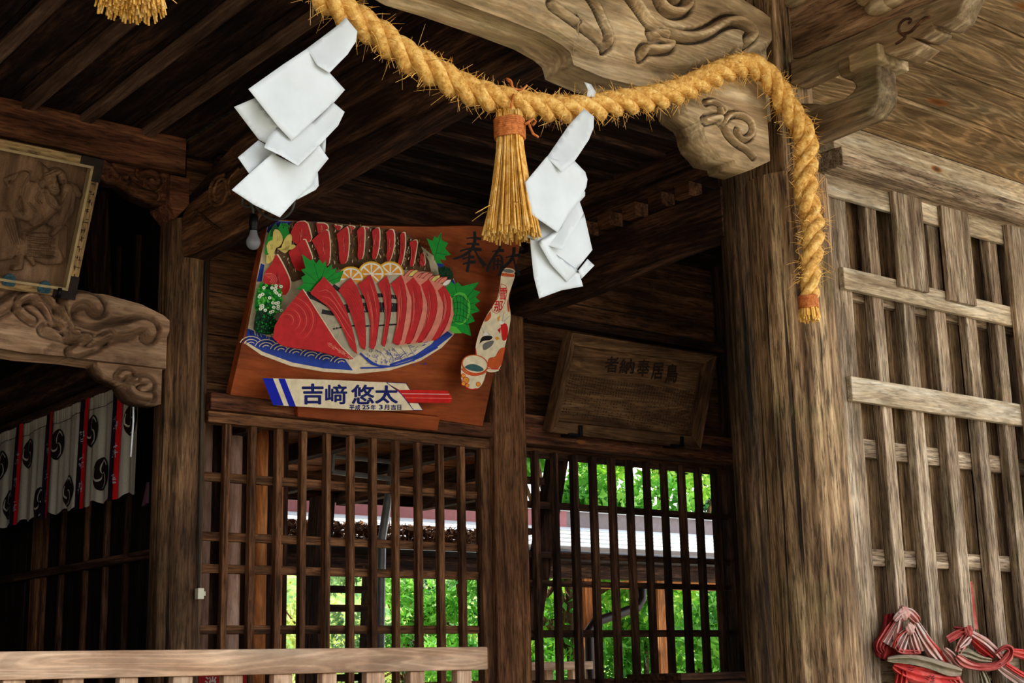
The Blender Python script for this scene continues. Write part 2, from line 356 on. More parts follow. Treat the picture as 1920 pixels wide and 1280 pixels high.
b2 = beam_y('cross_beam', B2X-.0, B2X+.09, [5.5, 5.1, 4.85, 4.6, 4.3, 3.99], [3.32, 3.31, 3.315, 3.34, 3.36, 3.37], [3.53, 3.55, 3.56, 3.57, 3.585, 3.59], W_dark('y'),
            label='arched dark cross beam between the square screen post and the mossy log post', cat='beam')
xb('upper_cross_beam', B2X-.0, B2X+.1, 4.0, 5.45, 3.66, ZC, W_dark('y'), label='straight dark beam directly above the arched cross beam on the right', cat='beam')
for i in range(7):
    yy = 4.15+i*.17
    mk('beam_block', MB().box(B2X-.022, B2X+.06, yy, yy+.09, 3.592, 3.658), W_mid('y'), bevel=.003, label='small light block in the gap between the two right-hand cross beams', cat='block', group='blocks between the cross beams')

# ---- hall front on the right: beam, boards, lattice ----
PXR = 8.6
def zm(px, py, y=YM): return P(px, py, y=y).z
x0 = P(1566, 270, y=3.85).x
xb('lintel_beam', x0-.02, PXR, 3.84, 4.02, P(1562, 276, y=3.84).z, ZE, W_pale('x'), label='long bleached lintel beam under the porch ceiling above the right lattice', cat='beam')
zL = P(1562, 276, y=3.84).z
x1_ = P(1560, 500, y=3.9).x-.03
xb('lintel_strip', x0-.02, PXR, 3.80, 3.98, zm(1562, 308, 3.82), zL-.003, W_wea('x'), label='narrow weathered strip along the underside of the bleached lintel beam', cat='trim')
RL = thing('lattice_wall', 'large weathered two-layer wooden lattice to the right of the large round pillar', 'lattice', (5.6, YM, .3))
zt_ = zm(1562, 308, 3.9)
xst = P(1592, 900, y=YM).x
mk('top_board', MB().box(x0+.0, PXR, YM-.029, YM-.002, zm(1562, 372), zt_), W_pale('x'), parent=RL, bevel=.004)
s = 2.977; yy = 430+625/s
fx = []; yyb = yy
l, r = P(1592, 850, y=YM).x, P(1622, 850, y=YM).x
mk('stile', MB().box(l-.03, r, YM-.0, YM+.06, .3, zt_), W_wea('z'), parent=RL, bevel=.005)
for e0, e1 in ((1082, 1140), (1250, 1313), (1424, 1484), (1597, 1652), (1755, 1808)):
    fx.append((P(1280+e0/s, yy, y=YM).x, P(1280+e1/s, yy, y=YM).x))
st = (fx[-1][0]-fx[0][0])/4
for k in range(1, 20): fx.append((fx[4][0]+st*k, fx[4][1]+st*k))
for l_, r_ in fx:
    if l_ < PXR: mk('vertical_bar', MB().box(l_, r_, YM+.0, YM+.05, .3, zt_), W_wea('z'), parent=RL, bevel=.005)
bx = [(P(1280+e0/s, yy, y=YM+.092).x, P(1280+e1/s, yy, y=YM+.092).x) for e0, e1 in ((962, 1034), (1150, 1216), (1318, 1388), (1487, 1545), (1655, 1705), (1810, 1862))]
bx += [(bx[-1][0]+st*k, bx[-1][1]+st*k) for k in range(1, 18)]
for l_, r2_ in bx:
    if l_ < PXR-.1: mk('back_bar', MB().box(l_, r2_, YM+.092, YM+.13, .3, zt_), wood('back_bar_wood', 'z', (100, 76, 54), (156, 126, 92), (190, 162, 124), across=24, moss=(110, 98, 60), crack=.6, bump=.7), parent=RL, bevel=.006)
def xr_rail(pt_, pb, px, y0, y1, xa, xz, mat, nm='front_rail'):
    return mk(nm, MB().box(xa, xz, y0, y1, zm(px, pb, y0), zm(px, pt_, y0)), mat, parent=RL, bevel=.005)
xr_rail(497, 537, 1571, YM-.03, YM, P(1571, 500, y=YM).x, P(1909, 590, y=YM-.03).x, W_pale('x'))
xr_rail(702, 748, 1585, YM-.03, YM, P(1585, 700, y=YM).x, PXR, W_pale('x'))
for p_, q_, px in ((543, 560, 1592), (821, 856, 1612), (1028, 1060, 1628), (1238, 1284, 1642), (1440, 1480, 1650)):
    xr_rail(p_, q_, px, YM+.052, YM+.09, r-.02, PXR, W_wea('x') if p_ < 1000 else W_wea('x'), 'middle_rail')
for p0, p1, bot in ((1682, 1735, 541), (1771, 1821, 566)):   # wide boards nailed over the top
    l_, r_ = P(p0, 470, y=YM-.05).x, P(p1, 470, y=YM-.05).x
    mk('nailed_board', MB().box(l_, r_, YM-.055, YM-.031, zm((p0+p1)/2, bot, YM-.05), zt_-.01), W_wea('z'), parent=RL, bevel=.004)
l_ = P(1893, 500, y=YM-.05).x
mk('end_board', MB().box(l_, l_+.16, YM-.06, YM-.031, .3, zt_), W_wea('z'), parent=RL, bevel=.004)
for p_, q_ in ((1.9, 2.2),): pass
nb = MB()
for z_, x_a in ((zm(1571, 510, YM), x1_+.1), (zm(1585, 722, YM), x1_+.1)):
    for k in range(22):
        for dz in (-.03, .02): nb.lathe(fx[0][0]+st*(k-1)+.03, 0, [(.004, 0), (.004, .001)], n=6) if False else None
# dark planking behind the right lattice
mb = MB(); x = P(1560, 900, y=4.3).x-.1; i = 0
while x < PXR:
    w = .22 if i % 3 else .17; mb.box(x, x+w, 4.22+.01*(i % 2), 4.25, .3, ZE); x += w+(.012 if i % 2 else .004); i += 1
mk('wall_planks', mb, W_dark('z'), bevel=.003, **STR)

# ---- carved members ----
def seg_d(X, Z, pts):
    d = np.full(X.shape, 1e9)
    for (ax, az), (bx, bz) in zip(pts[:-1], pts[1:]):
        vx, vz = bx-ax, bz-az; L2 = vx*vx+vz*vz+1e-12
        t = np.clip(((X-ax)*vx+(Z-az)*vz)/L2, 0, 1); d = np.minimum(d, np.hypot(X-ax-t*vx, Z-az-t*vz))
    return d
def inside(X, Z, poly):
    r = np.zeros(X.shape, bool); n = len(poly)
    for i in range(n):
        (x1, z1), (x2, z2) = poly[i], poly[(i+1) % n]
        c = ((z1 > Z) != (z2 > Z)) & (X < (x2-x1)*(Z-z1)/((z2-z1) if z2 != z1 else 1e-12)+x1); r ^= c
    return r
def smooth_pts(pts, it=2):
    for _ in range(it):
        o = [pts[0]]
        for a, b in zip(pts[:-1], pts[1:]):
            o += [(a[0]*.75+b[0]*.25, a[1]*.75+b[1]*.25), (a[0]*.25+b[0]*.75, a[1]*.25+b[1]*.75)]
        o.append(pts[-1]); pts = o
    return pts
def carved(name, yf, thick, bot, top, curves, plates, mat, px2, nu=360, nv=110, parent=None, extend=0, **k):
    """bot/top: pixel polylines surveyed on the plane y=yf; curves (pts, width, depth); plates (poly, height)"""
    cv = lambda pts: [(lambda q: (q.x, q.z))(P(*px2(u, w), y=yf)) for u, w in pts]
    B, T = cv(bot), cv(top)
    if extend:
        B.insert(0, (B[0][0]-extend, B[0][1]-.02)); T.insert(0, (T[0][0]-extend, T[0][1]))
    us = np.linspace(max(B[0][0], T[0][0]), min(B[-1][0], T[-1][0]), nu)
    zb = np.interp(us, [b[0] for b in B], [b[1] for b in B]); ztp = np.interp(us, [b[0] for b in T], [b[1] for b in T])
    vs = np.linspace(0, 1, nv); X = np.repeat(us[None, :], nv, 0); Z = zb[None, :]+(ztp-zb)[None, :]*vs[:, None]
    H = np.zeros(X.shape)
    for poly, h, soft in plates:
        pl = cv(poly); ins = inside(X, Z, pl); d = seg_d(X, Z, pl+[pl[0]]); sd = np.where(ins, d, -d)
        t = np.clip(sd/soft*.5+.5, 0, 1); H += h*(t*t*(3-2*t))
    for pts, w, dep in curves:
        d = seg_d(X, Z, smooth_pts(cv(pts))); H += 1.25*dep*np.exp(-(d/w)**4)-1.0*dep*np.exp(-((d-1.9*w)/(.55*w))**2)
    rng = random.Random(1)
    rows = [[(X[j, i], yf-H[j, i], Z[j, i]) for i in range(nu)] for j in range(nv)]
    mb = MB().grid(rows)
    yb = yf+thick
    def strip(a): mb.grid([a, [(p[0], yb, p[2]) for p in a]])
    strip(rows[0]); strip(rows[-1]); strip([r[0] for r in rows]); strip([r[-1] for r in rows])
    mb.grid([[(p[0], yb, p[2]) for p in rows[0]], [(p[0], yb, p[2]) for p in rows[-1]]])
    o = mk(name, mb, mat, parent=parent, smooth=True, **k)
    m = o.modifiers.new('w', 'WELD'); m.merge_threshold = .0004
    me = o.data
    try: me.set_sharp_from_angle(angle=math.radians(50))
    except Exception: pass
    return o
c3 = lambda u, w: (750+u/2.63, w/2.63)
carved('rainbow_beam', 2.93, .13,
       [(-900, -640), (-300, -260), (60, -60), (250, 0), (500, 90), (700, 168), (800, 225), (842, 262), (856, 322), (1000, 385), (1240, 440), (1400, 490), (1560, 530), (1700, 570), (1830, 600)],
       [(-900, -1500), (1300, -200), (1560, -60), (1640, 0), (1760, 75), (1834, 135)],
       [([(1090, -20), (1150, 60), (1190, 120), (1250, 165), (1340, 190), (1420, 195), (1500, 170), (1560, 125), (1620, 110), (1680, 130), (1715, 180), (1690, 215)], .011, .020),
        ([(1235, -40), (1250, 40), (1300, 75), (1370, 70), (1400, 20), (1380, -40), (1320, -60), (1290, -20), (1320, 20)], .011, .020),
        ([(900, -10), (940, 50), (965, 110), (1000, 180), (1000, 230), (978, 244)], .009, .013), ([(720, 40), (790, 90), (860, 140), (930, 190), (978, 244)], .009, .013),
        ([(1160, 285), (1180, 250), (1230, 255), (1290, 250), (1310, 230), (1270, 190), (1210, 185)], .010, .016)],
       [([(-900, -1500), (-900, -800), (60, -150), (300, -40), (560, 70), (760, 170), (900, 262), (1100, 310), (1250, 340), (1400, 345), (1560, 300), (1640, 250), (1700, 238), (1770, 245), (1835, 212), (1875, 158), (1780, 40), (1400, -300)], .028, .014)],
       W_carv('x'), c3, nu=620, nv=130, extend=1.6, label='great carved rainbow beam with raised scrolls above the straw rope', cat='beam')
c1 = lambda u, w: (1280+u/2.977, w/2.977)
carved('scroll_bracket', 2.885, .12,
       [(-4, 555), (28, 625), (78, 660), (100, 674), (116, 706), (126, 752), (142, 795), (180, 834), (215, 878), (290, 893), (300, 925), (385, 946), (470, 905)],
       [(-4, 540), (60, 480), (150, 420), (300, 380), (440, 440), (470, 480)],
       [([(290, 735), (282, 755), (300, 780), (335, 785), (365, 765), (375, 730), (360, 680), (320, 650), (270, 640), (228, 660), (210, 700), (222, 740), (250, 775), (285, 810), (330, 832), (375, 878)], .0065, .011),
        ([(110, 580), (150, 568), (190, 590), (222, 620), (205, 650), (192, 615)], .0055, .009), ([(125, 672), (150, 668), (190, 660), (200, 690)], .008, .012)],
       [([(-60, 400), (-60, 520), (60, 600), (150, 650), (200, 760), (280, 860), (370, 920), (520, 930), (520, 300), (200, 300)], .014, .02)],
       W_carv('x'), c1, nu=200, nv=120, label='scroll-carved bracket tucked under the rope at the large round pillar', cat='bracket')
c0 = lambda u, w: (u/2.977, 430+w/2.977)
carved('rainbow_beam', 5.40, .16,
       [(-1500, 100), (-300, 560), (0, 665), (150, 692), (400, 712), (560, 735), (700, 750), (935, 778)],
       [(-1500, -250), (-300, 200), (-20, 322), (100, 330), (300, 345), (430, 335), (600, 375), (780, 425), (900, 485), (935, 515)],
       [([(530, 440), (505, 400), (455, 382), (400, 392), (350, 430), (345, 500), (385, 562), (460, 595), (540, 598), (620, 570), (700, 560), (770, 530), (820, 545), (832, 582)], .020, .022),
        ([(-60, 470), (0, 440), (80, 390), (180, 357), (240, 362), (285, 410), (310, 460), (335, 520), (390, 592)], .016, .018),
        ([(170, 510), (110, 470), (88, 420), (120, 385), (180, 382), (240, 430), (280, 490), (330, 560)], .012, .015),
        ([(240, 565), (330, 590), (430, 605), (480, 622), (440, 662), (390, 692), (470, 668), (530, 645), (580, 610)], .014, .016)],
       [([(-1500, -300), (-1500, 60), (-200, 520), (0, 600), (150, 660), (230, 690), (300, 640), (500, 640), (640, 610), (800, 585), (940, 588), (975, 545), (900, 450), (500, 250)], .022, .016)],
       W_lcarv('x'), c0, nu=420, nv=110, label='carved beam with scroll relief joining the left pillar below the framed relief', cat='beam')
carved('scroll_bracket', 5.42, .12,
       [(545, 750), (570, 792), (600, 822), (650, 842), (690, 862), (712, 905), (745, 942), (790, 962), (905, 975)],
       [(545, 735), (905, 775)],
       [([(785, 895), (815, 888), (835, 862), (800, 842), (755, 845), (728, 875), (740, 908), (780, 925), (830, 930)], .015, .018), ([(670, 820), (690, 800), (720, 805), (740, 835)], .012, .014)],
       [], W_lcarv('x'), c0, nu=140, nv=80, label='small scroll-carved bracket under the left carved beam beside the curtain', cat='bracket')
cA = lambda u, w: (u/2.977, w/2.977)
za, zb_ = P(0, 205, y=5.38), P(0, 262, y=5.38)
e = P(345, 300, y=5.38)
xb('tie_beam', -2.4, e.x, 5.36, 5.52, P(345, 326, y=5.36).z, ZC-.0, W_red('x'), label='reddish tie beam under the ceiling above the framed relief', cat='beam')
carved('scroll_bracket', 5.40, .11,
       [(552, 900), (580, 962), (620, 1002), (680, 1012), (720, 1040), (770, 1085), (860, 1122), (945, 1135)],
       [(552, 880), (945, 965)],
       [([(840, 1010), (865, 1035), (882, 1010), (870, 975), (830, 958), (800, 968)], .014, .016), ([(560, 900), (600, 930), (640, 985), (690, 990)], .014, .016), ([(700, 1000), (740, 1040), (800, 1070), (860, 1090)], .014, .014)],
       [], W_red('x'), cA, nu=140, nv=70, label='wave-carved bracket under the reddish tie beam left of the pillar top', cat='bracket')
l, r = P(318, 400, y=5.36).x, P(355, 400, y=5.36).x
mb = MB()
z0_, z1_, z2_ = P(325, 402, y=5.36).z, P(325, 378, y=5.36).z, P(325, 345, y=5.36).z
mb.box(l, r, 5.36, 5.56, z1_, z2_+.04); mb.hexa([(l+.04, 5.40, z0_), (r-.04, 5.40, z0_), (r-.04, 5.54, z0_), (l+.04, 5.54, z0_), (l, 5.36, z1_), (r, 5.36, z1_), (r, 5.56, z1_), (l, 5.56, z1_)])
mk('bearing_block', mb, W_red('x'), bevel=.005, label='square bearing block on top of the brown chamfered pillar', cat='block')
p, q = P(185, 400, y=6.2), P(220, 560, y=6.2)
mk('inner_brace', MB().hexa([(q.x-.05, 6.2, 2.6), (q.x+.04, 6.2, 2.6), (q.x+.04, 6.3, 2.6), (q.x-.05, 6.3, 2.6), (p.x-.05, 6.2, ZC), (p.x+.04, 6.2, ZC), (p.x+.04, 6.3, ZC), (p.x-.05, 6.3, ZC)]), W_dark('z'), bevel=.003, label='dark brace inside the hall between the relief and the pillar', cat='brace')
# carved nose where the long cross beam meets the left pillar (side face, looks toward -x)
nb = MB(); X = P(343, 487, y=5.42).x
nose = [(343, 480), (338, 415), (350, 385), (385, 358), (425, 335), (470, 300), (520, 262), (560, 250), (560, 300), (470, 420), (400, 455)]
ns = [P(u, w, x=X-.012) for u, w in nose]
nb.prism(ns, (.02, 0, 0))
nz = mk('beam_nose', nb, W_mid('y'), bevel=.004, label='carved scroll end of the long cross beam at the left pillar', cat='carving')
def scroll_x(pts, r, name, par, mat):
    pp = [P(u, w, x=X-.014) for u, w in smooth_pts(pts)]
    return mk(name, MB().tube(pp, r, 8), mat, parent=par, smooth=True)
cn = lambda pts: [(330+u/3.2, 100+w/3.2) for u, w in pts]
mk_list = [([(240, 885), (225, 850), (235, 800), (270, 745), (300, 760), (310, 830), (290, 890), (250, 915), (210, 900), (200, 860), (205, 800), (240, 745), (290, 730)], .008),
           ([(330, 850), (310, 790), (330, 740), (380, 690)], .006), ([(40, 1000), (90, 970), (110, 945), (140, 960), (200, 1010), (240, 1040), (270, 1060)], .007)]
for pts, r_ in mk_list: scroll_x(cn(pts), r_, 'scroll_line', nz, W_mid('y'))

# ---- bracket arms projecting from the porch pillar toward the yard ----
AX = PX-.055
c1p = lambda u, w: P(1280+u/2.977, w/2.977, x=AX)
lower = [(640, 800), (640, 575), (735, 575), (760, 580), (800, 580), (900, 550), (950, 510), (965, 480), (940, 445), (880, 430), (865, 400), (865, 330), (1070, 250), (1090, 255), (1090, 440), (1100, 480), (1090, 560), (1030, 640), (900, 690), (735, 760)]
t = thing('bracket_arm', 'curved bracket arm with a bearing cup projecting from the large round pillar', 'bracket', (PX, 2.7, 3.3))
lowx = [c1p(u, w) for u, w in lower]
mk('arm', MB().prism(lowx, (.095, 0, 0)), wood('arm_wood', 'y', (92, 74, 52), (140, 116, 86), (186, 164, 130), across=16, moss=(118, 112, 78), crack=.3, fine=.6), parent=t, bevel=.007)
cap = [c1p(u, w) for u, w in ((1060, 250), (1120, 258), (1120, 300), (1130, 330), (1095, 340), (1060, 330))]
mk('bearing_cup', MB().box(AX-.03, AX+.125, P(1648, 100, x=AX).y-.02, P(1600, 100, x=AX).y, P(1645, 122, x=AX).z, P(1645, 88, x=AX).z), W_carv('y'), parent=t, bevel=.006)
c1u = lambda u, w: P(1280+u/2.977, w/2.977, x=AX)
upper = [(600, 330), (650, 325), (1000, 175), (1180, 90), (1480, -30), (1600, -60), (1560, 30), (1530, 100), (1460, 150), (1400, 140), (1410, 170), (1340, 215), (1280, 210), (1345, 245), (1280, 300), (1230, 325), (1130, 300), (1100, 260), (860, 350), (650, 450), (600, 470)]
t2 = thing('bracket_arm', 'upper bracket arm ending in a stepped wave-carved nose under the porch ceiling', 'bracket', (PX, 2.6, 3.5))
arm2 = mk('arm', MB().prism([c1u(u, w) for u, w in upper], (.09, 0, 0)), wood('arm_wood', 'y', (92, 74, 52), (140, 116, 86), (186, 164, 130), across=16, moss=(118, 112, 78), crack=.3, fine=.6), parent=t2, bevel=.006)
sc = [([(1190, 245), (1240, 215), (1245, 200), (1210, 185), (1205, 150), (1225, 115), (1260, 100), (1280, 115), (1260, 130)], .006), ([(1225, 190), (1275, 180), (1310, 140), (1350, 98), (1380, 95)], .007)]
for pts, r_ in sc:
    mk('scroll_line', MB().tube([P(1280+u/2.977, w/2.977, x=AX-.001) for u, w in smooth_pts(pts)], r_*.7, 8), W_mid('y'), parent=arm2, smooth=True)
# plain tie beam above the arms with a carved cloud under it
tb = [(540, -300), (560, 330), (650, 322), (1000, 172), (1470, -20), (1700, -130), (1700, -400)]
t3 = thing('porch_tie_beam', 'broad dark tie board above the bracket arms with a carved cloud boss', 'beam', (PX, 2.4, 3.7))
mk('board', MB().prism([P(1280+u/2.977, w/2.977, x=AX+.03) for u, w in tb], (.07, 0, 0)), wood('porch_tie_wood', 'y', (84, 62, 44), (124, 96, 70), (158, 128, 98), across=20, crack=.5), parent=t3, bevel=.004)
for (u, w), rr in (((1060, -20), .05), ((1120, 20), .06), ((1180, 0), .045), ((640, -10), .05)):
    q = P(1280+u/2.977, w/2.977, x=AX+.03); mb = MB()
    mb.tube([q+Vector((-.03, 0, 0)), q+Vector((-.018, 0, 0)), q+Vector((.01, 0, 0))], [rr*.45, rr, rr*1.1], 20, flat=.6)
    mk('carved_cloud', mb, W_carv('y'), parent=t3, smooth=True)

# ---- pale front railing ----
YR = 4.7
a, b_ = P(915, 1212, y=YR), P(915, 1255, y=YR)
RA = thing('railing', 'new pale wooden railing with square balusters crossing in front of the left pillar', 'railing', (1.5, YR, .1))
mk('top_rail', MB().box(-.6, a.x, YR, YR+.09, b_.z, a.z), W_rail('x'), parent=RA, bevel=.006)
for p0, p1 in ((6, 49), (118, 158), (225, 260), (325, 362), (420, 456), (514, 549), (604, 632), (688, 722), (770, 797), (857, 885)):
    l, r = P(p0, 1268, y=YR+.02).x, P(p1, 1268, y=YR+.02).x
    mk('baluster', MB().box(l, r, YR+.02, YR+.06, .1, b_.z), W_rail('z'), parent=RA, bevel=.004)
for k in range(1, 9):
    x = P(6, 1268, y=YR+.02).x-.165*k
    if x > -.6: mk('baluster', MB().box(x, x+.065, YR+.02, YR+.06, .1, b_.z), W_rail('z'), parent=RA, bevel=.004)
mk('bottom_rail', MB().box(-.6, a.x, YR+.0, YR+.08, .02, .1), W_rail('x'), parent=RA, bevel=.004)
# ======================= HANGING THINGS =======================
def catmull(pts, n=8):
    pts = [np.array(p, float) for p in pts]; o = []
    for i in range(len(pts)-1):
        p0, p1, p2, p3 = pts[max(i-1, 0)], pts[i], pts[i+1], pts[min(i+2, len(pts)-1)]
        for k in range(n):
            t = k/n; o.append(.5*((2*p1)+(-p0+p2)*t+(2*p0-5*p1+4*p2-p3)*t*t+(-p0+3*p1-3*p2+p3)*t**3))
    o.append(pts[-1]); return o
def resample(pts, step):
    o = [pts[0]]; acc = 0
    for a, b in zip(pts[:-1], pts[1:]):
        L = np.linalg.norm(b-a); d = step-acc
        while d <= L: o.append(a+(b-a)*d/L); d += step
        acc = (acc+L) % step
    return o
YRP = 2.80
def strawmat(key, lo, mid, hi, sc=60):
    if key in _wc: return _wc[key]
    m, nt, b = newmat(key); L = nt.links.new
    base, v = coords(nt, (sc,)*3)
    n = N(nt, 'ShaderNodeTexNoise', i_Scale=1.0, i_Detail=4.0, i_Roughness=.7); L(v, n.inputs['Vector'])
    L(ramp(nt, n.outputs['Fac'], [(.3, lin(lo)), (.5, lin(mid)), (.7, lin(hi))]), b.inputs['Base Color'])
    b.inputs['Roughness'].default_value = .75; b.inputs['Specular IOR Level'].default_value = .3
    bp = N(nt, 'ShaderNodeBump'); bp.inputs['Strength'].default_value = .8; bp.inputs['Distance'].default_value = .003; L(n.outputs['Fac'], bp.inputs['Height']); L(bp.outputs[0], b.inputs['Normal'])
    _wc[key] = m; return m
M_STRAND = strawmat('straw_strand', (164, 116, 54), (214, 166, 90), (236, 204, 134), 60)
M_STRAW = strawmat('straw', (188, 134, 56), (226, 176, 92), (244, 212, 146), 40)
M_TWINE = strawmat('brown_twine', (140, 78, 36), (186, 112, 58), (212, 140, 84), 90)
rp = [(-60, -150), (20, -180), (100, -203), (180, -215), (250, -216), (330, -203), (405, -170), (480, -118), (560, -55), (615, -2), (660, 30), (710, 65), (760, 103), (810, 132), (860, 160), (910, 180), (960, 192), (1010, 200), (1060, 205), (1110, 201), (1160, 193), (1210, 186), (1260, 175), (1310, 155), (1350, 136), (1385, 124), (1410, 124), (1433, 137), (1458, 167), (1477, 200), (1498, 232), (1511, 262), (1512, 296), (1510, 336), (1513, 374), (1523, 413), (1525, 450), (1520, 500), (1519, 541), (1515, 566)]
path = resample(catmull([tuple(P(u, v, y=YRP-(.03 if v > 420 else 0))) for u, v in rp], 10), .008)
ROPE = thing('straw_rope', 'thick twisted golden straw rope sagging across the front and hanging down the round pillar', 'rope', tuple(path[0]))
def frames(path):
    T = []; k = len(path)
    for i in range(k): t = path[min(i+1, k-1)]-path[max(i-1, 0)]; T.append(t/np.linalg.norm(t))
    up = np.array([0, -1.0, 0]); fr = []
    for t in T:
        a = np.cross(t, up); a /= np.linalg.norm(a); up = np.cross(a, t); fr.append((a, up.copy()))
    return T, fr
TT, FR = frames(path)
RR = .0345; s_len = np.arange(len(path))*.008
tot = s_len[-1]
for k in range(3):
    mb = MB(); pts = []; rs = []; M_ = 14; vs = []
    for i, p in enumerate(path):
        ph = -2*math.pi*(s_len[i]/.20)+k*2*math.pi/3; a, b_ = FR[i]
        rad = RR*(1 if s_len[i] < tot-.35 else 1-.25*(s_len[i]-tot+.35)/.35)
        c = p+.56*rad*(math.cos(ph)*a+math.sin(ph)*b_)
        # strand direction for cross-section
        for j in range(M_):
            th = 2*math.pi*j/M_
            rr = rad*.60*(1+.05*math.sin(5*th+s_len[i]*90)+.04*math.sin(9*th-s_len[i]*150+k))
            vs.append(c+rr*(math.cos(th)*a+math.sin(th)*b_))
    nP = len(path)
    mb.add([tuple(v) for v in vs], [(i*M_+j, i*M_+(j+1) % M_, (i+1)*M_+(j+1) % M_, (i+1)*M_+j) for i in range(nP-1) for j in range(M_)])
    mk('strand', mb, M_STRAND, parent=ROPE, smooth=True)
rf = random.Random(3)
mb = MB()
for _ in range(2600):
    i = rf.randrange(5, len(path)-8); p = path[i]; a, b_ = FR[i]; t = TT[i]; th = rf.uniform(0, 6.28)
    d = math.cos(th)*a+math.sin(th)*b_; dirr = d*rf.uniform(.25, 1)+t*rf.uniform(-1, 1)*.9; dirr /= np.linalg.norm(dirr)
    L = rf.choice((.012, .018, .024, .04)) if rf.random() < .985 else .055
    st_ = p+d*RR*.95; w_ = rf.uniform(.0005, .0011)
    bend = np.array([rf.uniform(-.3, .3), rf.uniform(-.3, .3), rf.uniform(-.5, .1)])*L
    mb.tube([st_, st_+dirr*L*.5+bend*.3, st_+dirr*L+bend], [w_, w_, w_*.5], 3, caps=False)
mk('loose_fibre', mb, M_STRAW, parent=ROPE, kind='stuff')
def binding(name, path_c, r, parent, turns, half, mat, tilt=0):
    """twine coils around a vertical-ish axis at point c"""
    mb = MB(); pts = []
    for i in range(int(turns*22)+1):
        th = 2*math.pi*i/22; f = i/(turns*22)
        pts.append(Vector(path_c)+Vector((r*math.cos(th), r*math.sin(th)*.9, -half+2*half*f+.002*math.sin(3*th))))
    mb.tube(pts, .0042, 6); return mk(name, mb, mat, parent=parent, smooth=True)
endp = path[-1]
binding('binding_twine', tuple(endp+np.array([0, 0, -.008])), .030, ROPE, 8, .018, M_TWINE)
mb = MB()
for _ in range(110):
    a_, r_ = rf.uniform(0, 6.28), .026*math.sqrt(rf.random()); q = Vector(endp)+Vector((r_*math.cos(a_), r_*math.sin(a_)*.8, .01)); o = Vector((math.cos(a_)*.012*rf.random(), math.sin(a_)*.01, -.062-.016*rf.random()))
    mb.tube([q, q+o*.5, q+o], [.0028, .003, .0026], 5)
mk('frayed_end', mb, M_STRAW, parent=ROPE)

def tassel(name_lab, top_px, bot_px, seed, y=YRP-.02, n=300):
    r = random.Random(seed); T = P(*top_px, y=y); Bz = P(*bot_px, y=y).z; L = T.z-Bz
    t = thing('straw_tassel', name_lab, 'tassel', T)
    mb = MB()
    for _ in range(n):
        a = r.uniform(0, 6.28); q = math.sqrt(r.random()); dr = Vector((math.cos(a), math.sin(a), 0))
        l = L*r.uniform(.93, 1.0); wv = r.uniform(-.006, .006)
        pts = []
        for f, rad in ((-.02*r.random(), .034), (.08, .036), (.17, .034), (.3, .037), (.55, .049), (.8, .064), (1.0, .070+.012*r.random())):
            pts.append(T+dr*(rad*q)+Vector((wv*f+.0, wv*f*.5, -l*max(f, 0)+(.012*r.random() if f < 0 else 0))))
        w_ = r.uniform(.0016, .0025); mb.tube(pts, [w_]*6+[w_*1.25], 5)
    for _ in range(6):
        a = r.uniform(0, 6.28); dr = Vector((math.cos(a), math.sin(a), 0)); q = T+Vector((0, 0, -L*.75))+dr*.045
        mb.tube([q, q+dr*.03+Vector((0, 0, -.01)), q+dr*.06+Vector((0, 0, -.03))], .0012, 4)
    mk('straw_bundle', mb, M_STRAW, parent=t, smooth=True)
    binding('binding_twine', tuple(T+Vector((0, 0, -L*.12))), .040, t, 9, .026, M_TWINE)
    mb = MB(); k = T+Vector((.034, -.036, -L*.07))
    mb.tube([k+Vector((-.01, 0, -.008)), k, k+Vector((.012, -.006, .012)), k+Vector((.022, -.004, .006)), k+Vector((.014, 0, -.006))], .004, 6)
    mb.tube([k, k+Vector((.012, -.004, -.03)), k+Vector((.03, -.004, -.036))], .0035, 6)
    mk('twine_knot', mb, M_TWINE, parent=t, smooth=True)
    return t, T
t, T = tassel('bushy straw tassel hanging from the middle of the sagging straw rope', (955, 216), (950, 445), 4)
mb = MB(); q = P(953, 192, y=YRP)
loop = [P(955, 222, y=YRP-.03), P(958, 200, y=YRP-.042), P(963, 175, y=YRP-.03), P(960, 160, y=YRP), P(950, 148, y=YRP-.01), P(958, 152, y=YRP-.02), P(962, 165, y=YRP-.02), P(978, 168, y=YRP-.02), P(988, 160, y=YRP-.02)]
mb.tube([tuple(p) for p in catmull([tuple(p) for p in loop], 5)], .0035, 6)
mb.tube([P(945, 222, y=YRP-.02), P(948, 200, y=YRP+.035), P(958, 165, y=YRP+.01)], .0035, 6)
mk('hanging_cord', mb, M_TWINE, parent=t, smooth=True)
tassel('straw tassel at the top left of the photo, only its cut ends in view', (250, -205), (246, 26), 8, y=YRP-.02)

# ---- paper streamers ----
def paper():
    m, nt, b = newmat('white_paper'); L = nt.links.new
    base, v = coords(nt, (14,)*3)
    n = N(nt, 'ShaderNodeTexNoise', i_Scale=1.0, i_Detail=3.0); L(v, n.inputs['Vector'])
    L(ramp(nt, n.outputs['Fac'], [(.3, lin((204, 207, 205))), (.7, lin((216, 219, 218)))]), b.inputs['Base Color'])
    b.inputs['Roughness'].default_value = .55
    tr = N(nt, 'ShaderNodeBsdfTranslucent'); tr.inputs[0].default_value = lin((225, 225, 220)); mx = N(nt, 'ShaderNodeMixShader'); mx.inputs[0].default_value = .15
    L(b.outputs[0], mx.inputs[1]); L(tr.outputs[0], mx.inputs[2]); L(mx.outputs[0], nt.nodes['Material Output'].inputs[0])
    bp = N(nt, 'ShaderNodeBump'); bp.inputs['Strength'].default_value = .25; bp.inputs['Distance'].default_value = .004; L(n.outputs['Fac'], bp.inputs['Height']); L(bp.outputs[0], b.inputs['Normal'])
    return m
M_PAPER = paper()
